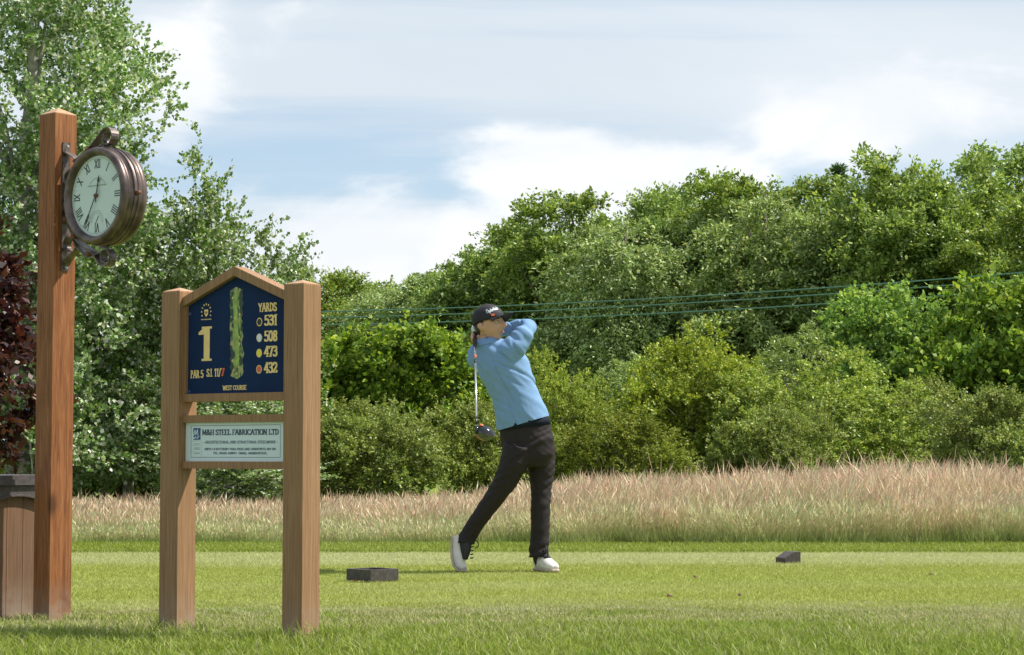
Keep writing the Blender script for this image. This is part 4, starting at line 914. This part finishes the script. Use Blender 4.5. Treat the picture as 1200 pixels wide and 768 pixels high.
HCx = Pg(573.0, 381.5, .0)
Fd = Vector((math.cos(R(8)) * math.cos(R(29)), -math.cos(R(8)) * math.sin(R(29)), math.sin(R(8))))
Rd = Fd.cross(Vector((0, 0, 1))).normalized(); Ud = Rd.cross(Fd).normalized()
def hp(x, y, z): return HCx + Fd * x + Rd * y + Ud * z
def head_pt(th, ph, grow=1.0):
    """th: 0 front .. pi back round the head (signed), ph: -pi/2 chin .. pi/2 crown"""
    cx_, cy_, cz_ = math.cos(th) * math.cos(ph), math.sin(th) * math.cos(ph), math.sin(ph)
    x, y, z = cx_ * .097, cy_ * .077, cz_ * .120
    low = max(0, -cz_)
    y *= 1 - .34 * low ** 1.6
    if cx_ < 0: x *= 1 - .42 * low
    else: x *= 1 + .06 * low
    if cx_ > 0:
        ga = lambda y0, z0, sy, sz: math.exp(-((y - y0) / sy) ** 2 - ((z - z0) / sz) ** 2)
        x += .034 * ga(0, -.022, .013, .017) + .018 * ga(0, .002, .010, .022)      # nose
        x += .006 * (ga(.03, .030, .024, .010) + ga(-.03, .030, .024, .010))       # brow
        x -= .009 * (ga(.033, .010, .016, .011) + ga(-.033, .010, .016, .011))     # eye sockets
        x += .005 * (ga(.045, -.020, .02, .02) + ga(-.045, -.020, .02, .02))       # cheekbones
        x += .006 * ga(0, -.056, .020, .009) - .003 * ga(0, -.068, .02, .005) + .010 * ga(0, -.092, .022, .016)
    return hp(x * grow, y * grow, z * grow)
def head_mesh(bm):
    nu, nv = 64, 44; rings = []
    for j in range(1, nv):
        ph = -math.pi / 2 + math.pi * j / nv; rings.append([bm.verts.new(head_pt(2 * math.pi * i / nu, ph)) for i in range(nu)])
    for a, b in zip(rings, rings[1:]):
        for i in range(nu): bm.faces.new((a[i], a[(i + 1) % nu], b[(i + 1) % nu], b[i]))
    bm.faces.new(rings[0][::-1]); bm.faces.new(rings[-1])
# club axis (hands -> head), used by the hands too
HB = Pg(556.5, 393, .03); CHD = Pg(558.5, 494, -.83); CA_ = (CHD - HB).normalized()
gx_ = CA_.orthogonal().normalized(); gy_ = CA_.cross(gx_)
def fingers(bm, s0, k, r, rad, start, sweep, wrist):
    """four unequal fingers curled round the grip, a thumb along it, and the palm"""
    for i in range(k):
        c = HB + CA_ * (s0 + i * .0195); rr = rad + .0015 * math.sin(i * 1.3); sw = sweep * (1.0 - .07 * abs(i - 1.3))
        pts = [c + (gx_ * math.cos(start + sw * t / 8) + gy_ * math.sin(start + sw * t / 8)) * rr for t in range(9)]
        loft(bm, [c.lerp(pts[0], .6)] + pts, [r] * 6 + [r * .95, r * .9, r * .82, r * .6], seg=8, up=CA_)
    pc = HB + CA_ * (s0 + 1.5 * .0195) + (gx_ * math.cos(start) + gy_ * math.sin(start)) * rad
    loft(bm, [wrist, wrist.lerp(pc, .55), pc, pc + (pc - wrist).normalized() * .014], [(.027, .024), (.034, .02), (.036, .017), (.028, .013)], seg=12, up=CA_)
    tb = HB + CA_ * (s0 + .01) + (gx_ * math.cos(start - .9) + gy_ * math.sin(start - .9)) * (rad + .004)
    loft(bm, [wrist.lerp(pc, .6), tb - CA_ * .0, tb + CA_ * .032, tb + CA_ * .052], [.013, .012, .0105, .007], seg=8)
aw = lambda v: math.atan2((v - HB).dot(gy_), (v - HB).dot(gx_))
WR = Pg(573, 388, .165); WL_ = Pg(562, 397, .17)

bm = bmesh.new(); head_mesh(bm)
loft(bm, [Pg(571, 408, .01), Pg(572, 396, .01), Pg(573, 384, .0)], [.066, .058, .056], seg=16)
for sy in (1, -1):                                                # ears
    loft(bm, [hp(-.008, sy * .071, -.040), hp(-.012, sy * .081, -.024), hp(-.020, sy * .088, -.002), hp(-.018, sy * .084, .014)], [(.007, .011), (.009, .016), (.009, .019), (.006, .014)], seg=10, up=Fd)
loft(bm, [Pg(614, 520), Pg(610, 490), Pg(600, 455), Pg(588, 428), Pg(578, 411), Pg(572, 402)], [(.105, .085), (.12, .09), (.12, .09), (.13, .09), (.09, .07), (.05, .05)], seg=20)
ARM_R = [Pg(594, 417, -.04), Pg(604, 405, -.05), Pg(614, 392, -.03), Pg(619.5, 383.5, .03), Pg(606, 384, .12), Pg(588, 387, .17), WR]
ARM_L = [Pg(570, 416, .02), Pg(558, 421, .08), Pg(558, 414, .22), Pg(566, 402, .36), Pg(564, 399, .28), WL_]
loft(bm, ARM_R, [.06, .05, .043, .038, .036, .031, .026], seg=14)
loft(bm, ARM_L, [.06, .05, .042, .038, .034, .026], seg=14)
fingers(bm, .000, 4, .0090, .021, aw(WR) , -4.3, WR)
fingers(bm, -.085, 4, .0085, .020, aw(WL_), 4.3, WL_)
for leg in ([Pg(607, 522, -.05), Pg(588, 570, -.05), Pg(560, 608, 0), Pg(545, 636, .02), Pg(538, 650, .01), Pg(539, 664, 0)], [Pg(630, 522, .06), Pg(634, 575, .05), Pg(633, 612, .02), Pg(631.5, 655, .05), Pg(635, 664, .03), Pg(640, 665, -.04)]):
    loft(bm, leg, [.070, .050, .040, .034, .024, .016], seg=14)
rel(solid('body', bm, M_skin, person, .0052, 3))

# hair under the cap
bm = bmesh.new(); nu, nv = 40, 22; rg_ = []
for j in range(nv + 1):
    row = []
    for i in range(nu + 1):
        th = R(88) + (2 * math.pi - R(176)) * i / nu; side_ = min(i, nu - i) / (nu / 2)
        ph0 = R(-34) * min(1, side_ * 1.6) + R(-6) * (1 - min(1, side_ * 1.6)); ph = ph0 + (R(45) - ph0) * j / nv
        row.append(bm.verts.new(head_pt(th, ph, 1.035 + .012 * mnoise.noise(Vector((th * 9, ph * 14, 0))) - (.03 if j == 0 else 0))))
    rg_.append(row)
for a, b in zip(rg_, rg_[1:]):
    for i in range(nu): bm.faces.new((a[i], a[i + 1], b[i + 1], b[i]))
rel(bm_obj('hair', bm, M_hair, person, True))
# cap: panelled dome and curved bill
def cap_pt(th, ph, g=1.0): return hp(math.cos(th) * math.cos(ph) * .109 * g - .002, math.sin(th) * math.cos(ph) * .090 * g, .041 + math.sin(ph) * .096 * g)
def cap_low(th): return R(-4) + R(-16) * (1 - math.cos(th)) / 2
bm = bmesh.new(); nu, nv = 48, 16; rows = []
for j in range(nv):
    rows.append([])
    for i in range(nu):
        th = 2 * math.pi * i / nu; ph = cap_low(th) + (R(88) - cap_low(th)) * j / (nv - 1)
        seam = 1 - .012 * math.exp(-((((th / (math.pi / 3)) % 1) - .5) / .08) ** 2)
        rows[-1].append(bm.verts.new(cap_pt(th, ph, seam)))
inner = [bm.verts.new(cap_pt(2 * math.pi * i / nu, cap_low(2 * math.pi * i / nu) + .03, .95)) for i in range(nu)]
for a, b in zip([inner] + rows, rows):
    for i in range(nu): bm.faces.new((a[i], a[(i + 1) % nu], b[(i + 1) % nu], b[i]))
bm.faces.new(rows[-1]); capo = rel(bm_obj('cap', bm, M_cap, person, True))
bm = bmesh.new(); grid = []
for k in range(15):
    a = R(-62 + 124 * k / 14); e = cap_pt(a, cap_low(a) + .02, 1.0); ln_ = .072 * math.cos(a * 1.25) ** .7 if abs(a) < 1.2 else 0.0
    col_ = []
    for q in range(6):
        t = q / 5; col_.append(e + Fd * (ln_ * t) + Ud * (-.004 * t - .010 * t * (abs(a) / 1.08) ** 2 * 2 + .30 * ln_ * t) + Rd * math.sin(a) * .004 * t)
    grid.append(col_)
up_ = [[bm.verts.new(p + Ud * .002) for p in c] for c in grid]; dn_ = [[bm.verts.new(p - Ud * .003) for p in c] for c in grid]
for A, s in ((up_, 1), (dn_, -1)):
    for a, b in zip(A, A[1:]):
        for q in range(5): bm.faces.new((a[q], a[q + 1], b[q + 1], b[q]) if s > 0 else (a[q], b[q], b[q + 1], a[q + 1]))
for k in range(14): bm.faces.new((up_[k][5], dn_[k][5], dn_[k + 1][5], up_[k + 1][5]))
bmesh.ops.recalc_face_normals(bm, faces=bm.faces); b_ = bm_obj('bill', bm, M_cap, capo, True); b_.data.transform(INV)
bm = bmesh.new(); bmesh.ops.create_icosphere(bm, subdivisions=2, radius=.009)
for v in bm.verts: v.co = hp(-.002 + v.co.x, v.co.y, .137 + v.co.z * .6)
b_ = bm_obj('button', bm, M_cap, capo, True); b_.data.transform(INV)
V, Fc = [], []
GLc = dict(GL)
for ch, (wd, st) in {'a': (5.5, "~4.4 5.5 .6 6.6 .2 -.4 3 .3 4.4 .6 4.4 3 4.4 5.6;~4.4 5.6 4.4 2 4.6 0 5.4 .6"), 'y': (5.2, "~.8 5.6 .8 -.6 4.2 -.4 4.4 5.6;~4.4 5.6 4.6 -4 1 -4.4 .4 -2.6"), 'l': (2.6, "~1.4 10 1 2 1 0 2.4 .6"), 'o': (5, "~2.5 5.8 -.2 5.8 -.2 0 2.5 0 5.2 0 5.2 5.8 2.5 5.8"),
                     'r': (4, "1 0 1 5.6;~1 3.6 1.4 5.6 2.6 6 3.6 5.2"), 'd': (5.6, "~4.4 5 3 6.4 .4 5.6 .4 2.8 .4 -.6 3.6 -.6 4.4 2;4.4 10 4.4 .2"), 'e': (4.8, "~.6 3 4.6 3 4.6 5.8 2.6 5.8 .2 5.8 .2 0 2.6 0 3.6 0 4.2 .6 4.6 1.4")}.items(): GL[ch] = (wd, st)
text(V, Fc, 'TaylorMade', 0, 0, .027, width=.095, align='C', tx=.8, ty=.65, serif=False, fn=lambda p: cap_pt(R(42) - p[0] / .100, R(22) + p[2] / .105 + p[0] * 2.6, 1.012))
me = mesh_from('cap_lettering', V, Fc); b_ = link('cap_lettering', me, M_white, capo); b_.data.transform(INV)
V = [cap_pt(R(a), R(b), 1.012) for a, b in ((52, 3), (40, 3), (40, 11), (52, 11))]; b_ = link('orange_tab', mesh_from('orange_tab', V, [[0, 1, 2, 3]]), M_cluo, capo); b_.data.transform(INV)
# face details
for sy in (1, -1):
    bm = bmesh.new(); bmesh.ops.create_uvsphere(bm, u_segments=14, v_segments=10, radius=1)
    for v in bm.verts: v.co = hp(.0785 + v.co.x * .010, sy * .033 + v.co.y * .014, .008 + v.co.z * .006)
    e_ = rel(bm_obj('eye', bm, M_eyew, person, True))
    bm = bmesh.new(); bmesh.ops.create_uvsphere(bm, u_segments=12, v_segments=8, radius=1)
    for v in bm.verts: v.co = hp(.0855 + v.co.x * .0045, sy * .032 + v.co.y * .0065, .0085 + v.co.z * .0055)
    i_ = bm_obj('iris', bm, M_hair, e_, True); i_.data.transform(INV)
    bm = bmesh.new(); loft(bm, [hp(.088, sy * .014, .024), hp(.089, sy * .028, .029), hp(.078, sy * .046, .027)], [(.004, .005), (.004, .006), (.003, .004)], seg=8, up=Fd); rel(bm_obj('eyebrow', bm, M_hair, person, True))
for dz_, r_ in ((-.0535, .0036), (-.0605, .004)):
    bm = bmesh.new(); loft(bm, [hp(.092, -.021, -.058), hp(.0955, -.009, dz_), hp(.0965, 0, dz_), hp(.0955, .009, dz_), hp(.092, .021, -.058)], [.001, r_, r_, r_, .001], seg=8); rel(bm_obj('lip', bm, M_lip, person, True))

# pullover
def folds(p):
    n1 = mnoise.noise(Vector((p.x * 5, p.y * 5, p.z * 15 + p.x * 9))); n2 = mnoise.noise(Vector((p.x * 13 + 4, p.y * 13, p.z * 26 + p.x * 16)))
    n3 = mnoise.noise(Vector((p.x * 3 + 2, p.y * 4, p.z * 7 + p.x * 8)))
    return .007 * (abs(n1) * 1.6 - .45) + .0028 * n2 - .012 * math.exp(-(n3 / .05) ** 2) * .6
bm = bmesh.new()
loft(bm, [Pg(618, 511), Pg(613.5, 496), Pg(609, 482), Pg(602.5, 460), Pg(595, 441), Pg(587, 426), Pg(579, 413), Pg(572, 404), Pg(569.5, 398)], [(.176, .132), (.172, .130), (.162, .124), (.148, .116), (.158, .12), (.168, .122), (.14, .10), (.078, .075), (.068, .068)], seg=36)
loft(bm, ARM_R[:6] + [WR.lerp(ARM_R[5], .25)], [.094, .080, .066, .056, .05, .046, .042], seg=20)
loft(bm, ARM_L[:5] + [WL_.lerp(ARM_L[4], .3)], [.08, .064, .056, .052, .046, .04], seg=20)
shirt = rel(solid('pullover', bm, M_shirt, person, .0065, 5, folds, [(Pg(613, 496.5), Vector((.28, 0, -.96)).normalized(), lambda c: c.z < 1.1)]))
bm = bmesh.new(); rg0 = loft(bm, [Pg(571.5, 404, .0), Pg(570, 397.5, .0), Pg(570.2, 396.5, 0), Pg(570.3, 399, 0)], [(.082, .080), (.076, .073), (.069, .067), (.064, .062)], seg=28, cap=False)
b_ = bm_obj('collar', bm, M_shirt, shirt, True); b_.data.transform(INV)
V = []; Fc = []
for k, (px, py) in enumerate(((563.5, 412), (565, 416.5))):
    c = Pg(px, py, -.126); i0 = len(V); V += [c + Vector((.008 * math.cos(a), -.0, .006 * math.sin(a))) for a in [t * math.pi / 4 for t in range(8)]]; Fc.append(list(range(i0, i0 + 8)))

# trousers
def tfolds(p):
    z = p.z; n1 = mnoise.noise(Vector((p.x * 7, p.y * 7, z * 20 - p.x * 12))); n2 = mnoise.noise(Vector((p.x * 12 + 9, p.y * 12, z * 34 + p.x * 20)))
    k = .6 + .8 * math.exp(-((z - .12) / .12) ** 2) + .5 * math.exp(-((z - .55) / .15) ** 2) + .3 * math.exp(-((z - .85) / .1) ** 2)
    return k * (.008 * (abs(n1) * 1.5 - .4) + .003 * n2)
bm = bmesh.new()
loft(bm, [Pg(614, 491), Pg(615.5, 503), Pg(618.5, 518), Pg(619, 532), Pg(617, 545)], [(.150, .112), (.163, .124), (.172, .13), (.165, .125), (.12, .1)], seg=30)
loft(bm, [Pg(608, 525, -.045), Pg(600.5, 547, -.055), Pg(589, 569, -.05), Pg(576, 588, -.03), Pg(561.5, 608, 0), Pg(550, 626, .02), Pg(545, 637, .02), Pg(540, 648, .02)], [(.102, .105), (.088, .098), (.072, .08), (.062, .068), (.057, .062), (.055, .06), (.058, .062), (.058, .062)], seg=22)
loft(bm, [Pg(632, 524, .05), Pg(634.5, 550, .055), Pg(634, 575, .05), Pg(633.5, 600, .03), Pg(632.5, 630, .03), Pg(631.5, 652, .04), Pg(631.3, 662, .04)], [(.104, .105), (.085, .092), (.067, .076), (.063, .069), (.061, .068), (.063, .074), (.063, .076)], seg=22)
HR, HL = Pg(546, 637, .02), Pg(631.5, 653, .0)
tro = rel(solid('trousers', bm, M_trous, person, .0065, 5, tfolds, [(HR, Vector((-.12, 0, -1)).normalized(), lambda c: c.x < HR.x + .12 and c.z < .4), (HL, Vector((.06, 0, -1)).normalized(), lambda c: c.x > HL.x - .12 and c.z < .25)]))
for pts_ in ([Pg(550, 628, .02), Pg(544, 640, .02), Pg(540, 648, .012)], [Pg(632, 645, .05), Pg(632, 655, .05), Pg(634, 661, .03)]):
    bm = bmesh.new(); loft(bm, pts_, [.040, .041, .036], seg=16); rel(bm_obj('sock', bm, M_lace, person, True))
bm = bmesh.new(); loft(bm, [Pg(615.2, 501), Pg(614, 492.5)], [(.168, .129), (.162, .124)], seg=32); b_ = bm_obj('belt', bm, M_belt, tro, True); b_.data.transform(INV)

# shoes
def shoe(pts, rad, up, solepts, solerad, tongue, trad, lacedir):
    bm = bmesh.new(); loft(bm, pts, rad, seg=20, up=up); s = rel(solid('shoe', bm, M_shoe, person, .0055, 4))
    bm = bmesh.new(); loft(bm, solepts, solerad, seg=18, up=up); so = solid('sole', bm, M_sole, s, .005, 2); so.data.transform(INV)
    bm = bmesh.new(); loft(bm, tongue, trad, seg=12, up=up); t_ = solid('tongue', bm, M_lace, s, .005, 2); t_.data.transform(INV)
    for k in range(4):
        c = tongue[0].lerp(tongue[-1], .2 + .22 * k) + lacedir * (trad[0][0] * 1.0); bm = bmesh.new(); side_ = up.normalized()
        loft(bm, [c - side_ * .034, c + lacedir * .006, c + side_ * .034], [.004, .0045, .004], seg=6); l_ = bm_obj('lace', bm, M_lace, s, True); l_.data.transform(INV)
    bm = bmesh.new(); c = tongue[0] + lacedir * .04
    loft(bm, crv([c, c + lacedir * .03 + Vector((0, 0, .02)), c + lacedir * .045 + Vector((0, -.02, -.01)), c + lacedir * .02 + Vector((0, -.01, -.03))], 4), [.003] * 13, seg=6); l_ = bm_obj('bow', bm, M_lace, s, True); l_.data.transform(INV)
# trailing foot up on its toe
Y1 = Vector((0.25, 1, 0))
shoe([Pg(535.5, 628, .03), Pg(536.5, 636, .025), Pg(537, 647, .015), Pg(538, 657, .0), Pg(540, 664, -.015), Pg(545, 667.5, -.03)],
     [(.028, .030), (.040, .038), (.044, .043), (.040, .047), (.034, .045), (.017, .03)], Y1,
     [Pg(530.5, 629, .03), Pg(530.5, 640, .025), Pg(531, 652, .01), Pg(533.5, 663, -.005), Pg(539, 669, -.02), Pg(546, 669.6, -.035)], [(.009, .030), (.012, .038), (.012, .044), (.012, .049), (.010, .047), (.006, .032)],
     [Pg(545.5, 636, .0), Pg(545.5, 646, -.012), Pg(545, 656, -.02)], [(.042, .04), (.034, .034), (.016, .024)], Vector((1, -.15, -.1)).normalized())
# leading foot flat, turned out towards the camera
fd = Vector((.42, -.9, 0)).normalized(); sd = Vector((.9, .42, 0)); h0 = Vector((Pg(629.5, 669).x, GY + .10, .006))
def fp(s, z, o=0): return h0 + fd * s + Vector((0, 0, z)) + sd * o
shoe([fp(.0, .055), fp(.04, .06), (fp(.10, .055)), fp(.17, .045), fp(.225, .036), fp(.265, .028)], [(.030, .045), (.038, .056), (.043, .055), (.048, .042), (.044, .032), (.026, .020)], Vector((0, 0, 1)),
     [fp(-.008, .012), fp(.05, .012), fp(.12, .012), fp(.19, .012), fp(.24, .013), fp(.275, .015)], [(.030, .012), (.039, .012), (.040, .012), (.050, .012), (.046, .012), (.026, .010)],
     [fp(.045, .128), fp(.10, .112), fp(.165, .086)], [(.036, .026), (.033, .022), (.022, .012)], Vector((0.1, -.5, .85)).normalized())
# glove on the upper hand
bm = bmesh.new(); fingers(bm, -.085, 4, .0100, .0205, aw(WL_), 4.3, WL_); rel(solid('glove', bm, M_glove, person, .005, 2))

# ---------------------------------------------------------------- the driver (held, so a thing of its own)
club = empty('golf_driver', HB, 'golf driver with silver shaft hanging down behind the golfer\'s back', 'golf club'); CINV = Matrix.Translation(-HB)
def cpart(name, bm, m_, sm=True, par=club): o = bm_obj(name, bm, m_, par, sm); o.data.transform(CINV); return o
bm = bmesh.new(); loft(bm, [HB - CA_ * .13, HB - CA_ * .125, HB + CA_ * .14], [.012, .0145, .0115], seg=12); cpart('grip', bm, M_grip)
bm = bmesh.new(); loft(bm, [HB + CA_ * .139, CHD - CA_ * .03], [.0075, .0052], seg=10); sh = cpart('shaft', bm, M_steel)
for f, m_, w_ in ((.25, M_cluo, .02), (.29, M_blackp, .05)):
    bm = bmesh.new(); L_ = (CHD - HB).length; loft(bm, [HB + CA_ * (f * L_), HB + CA_ * (f * L_ + w_)], [.0082, .0081], seg=10); cpart('shaft_band', bm, m_, par=sh)
bm = bmesh.new(); loft(bm, [CHD - CA_ * .05, CHD + CA_ * .02], [.0068, .0085], seg=10); cpart('hosel', bm, M_clubk)
hc = U(568.5, 507, CHD.y + .02); hx = Vector((.93, .1, -.36)).normalized(); hy = Vector((.1, .95, .3)); hy = (hy - hx * hy.dot(hx)).normalized(); hz = hx.cross(hy).normalized()
def head_part(name, m_, z0, z1, g=1.0):
    bm = bmesh.new(); bmesh.ops.create_uvsphere(bm, u_segments=32, v_segments=20, radius=1)
    for v in bm.verts:
        q = v.co.copy(); zc = max(z0, min(z1, q.z)); rr = 1 - .18 * max(0, q.x) ** 2
        v.co = hc + hx * (q.x * .060 * g) + hy * (q.y * .055 * rr * g) + hz * (zc * (.040 if zc > 0 else .048) * g)
    return cpart(name, bm, m_)
hd_ = head_part('club_head', M_clubs, -1, 1)
cr = head_part('crown', M_clubk, .22, 1, 1.012)
bm = bmesh.new(); ring = [hc + hx * (-.052 + .010 * math.cos(a) * 0) + hy * (.040 * math.cos(a)) + hz * (.030 * math.sin(a) - .004) for a in [2 * math.pi * k / 20 for k in range(21)]]
loft(bm, [hc + hx * -.050 - hz * .004, hc + hx * -.061 - hz * .004], [(.030, .044), (.028, .041)], seg=24, up=hy); cpart('face', bm, M_clubk)
bm = bmesh.new(); loft(bm, [hc + hx * -.045 - hz * .037, hc + hx * -.01 - hz * .0475, hc + hx * .012 - hz * .0475], [(.004, .014), (.005, .016), (.003, .008)], seg=10, up=hy); cpart('sole_badge', bm, M_cluo)
bm = bmesh.new(); loft(bm, [hc + hx * -.047 + hz * .030, hc + hx * -.028 + hz * .040], [(.004, .016), (.004, .012)], seg=10, up=hy); cpart('crown_badge', bm, M_cluo)
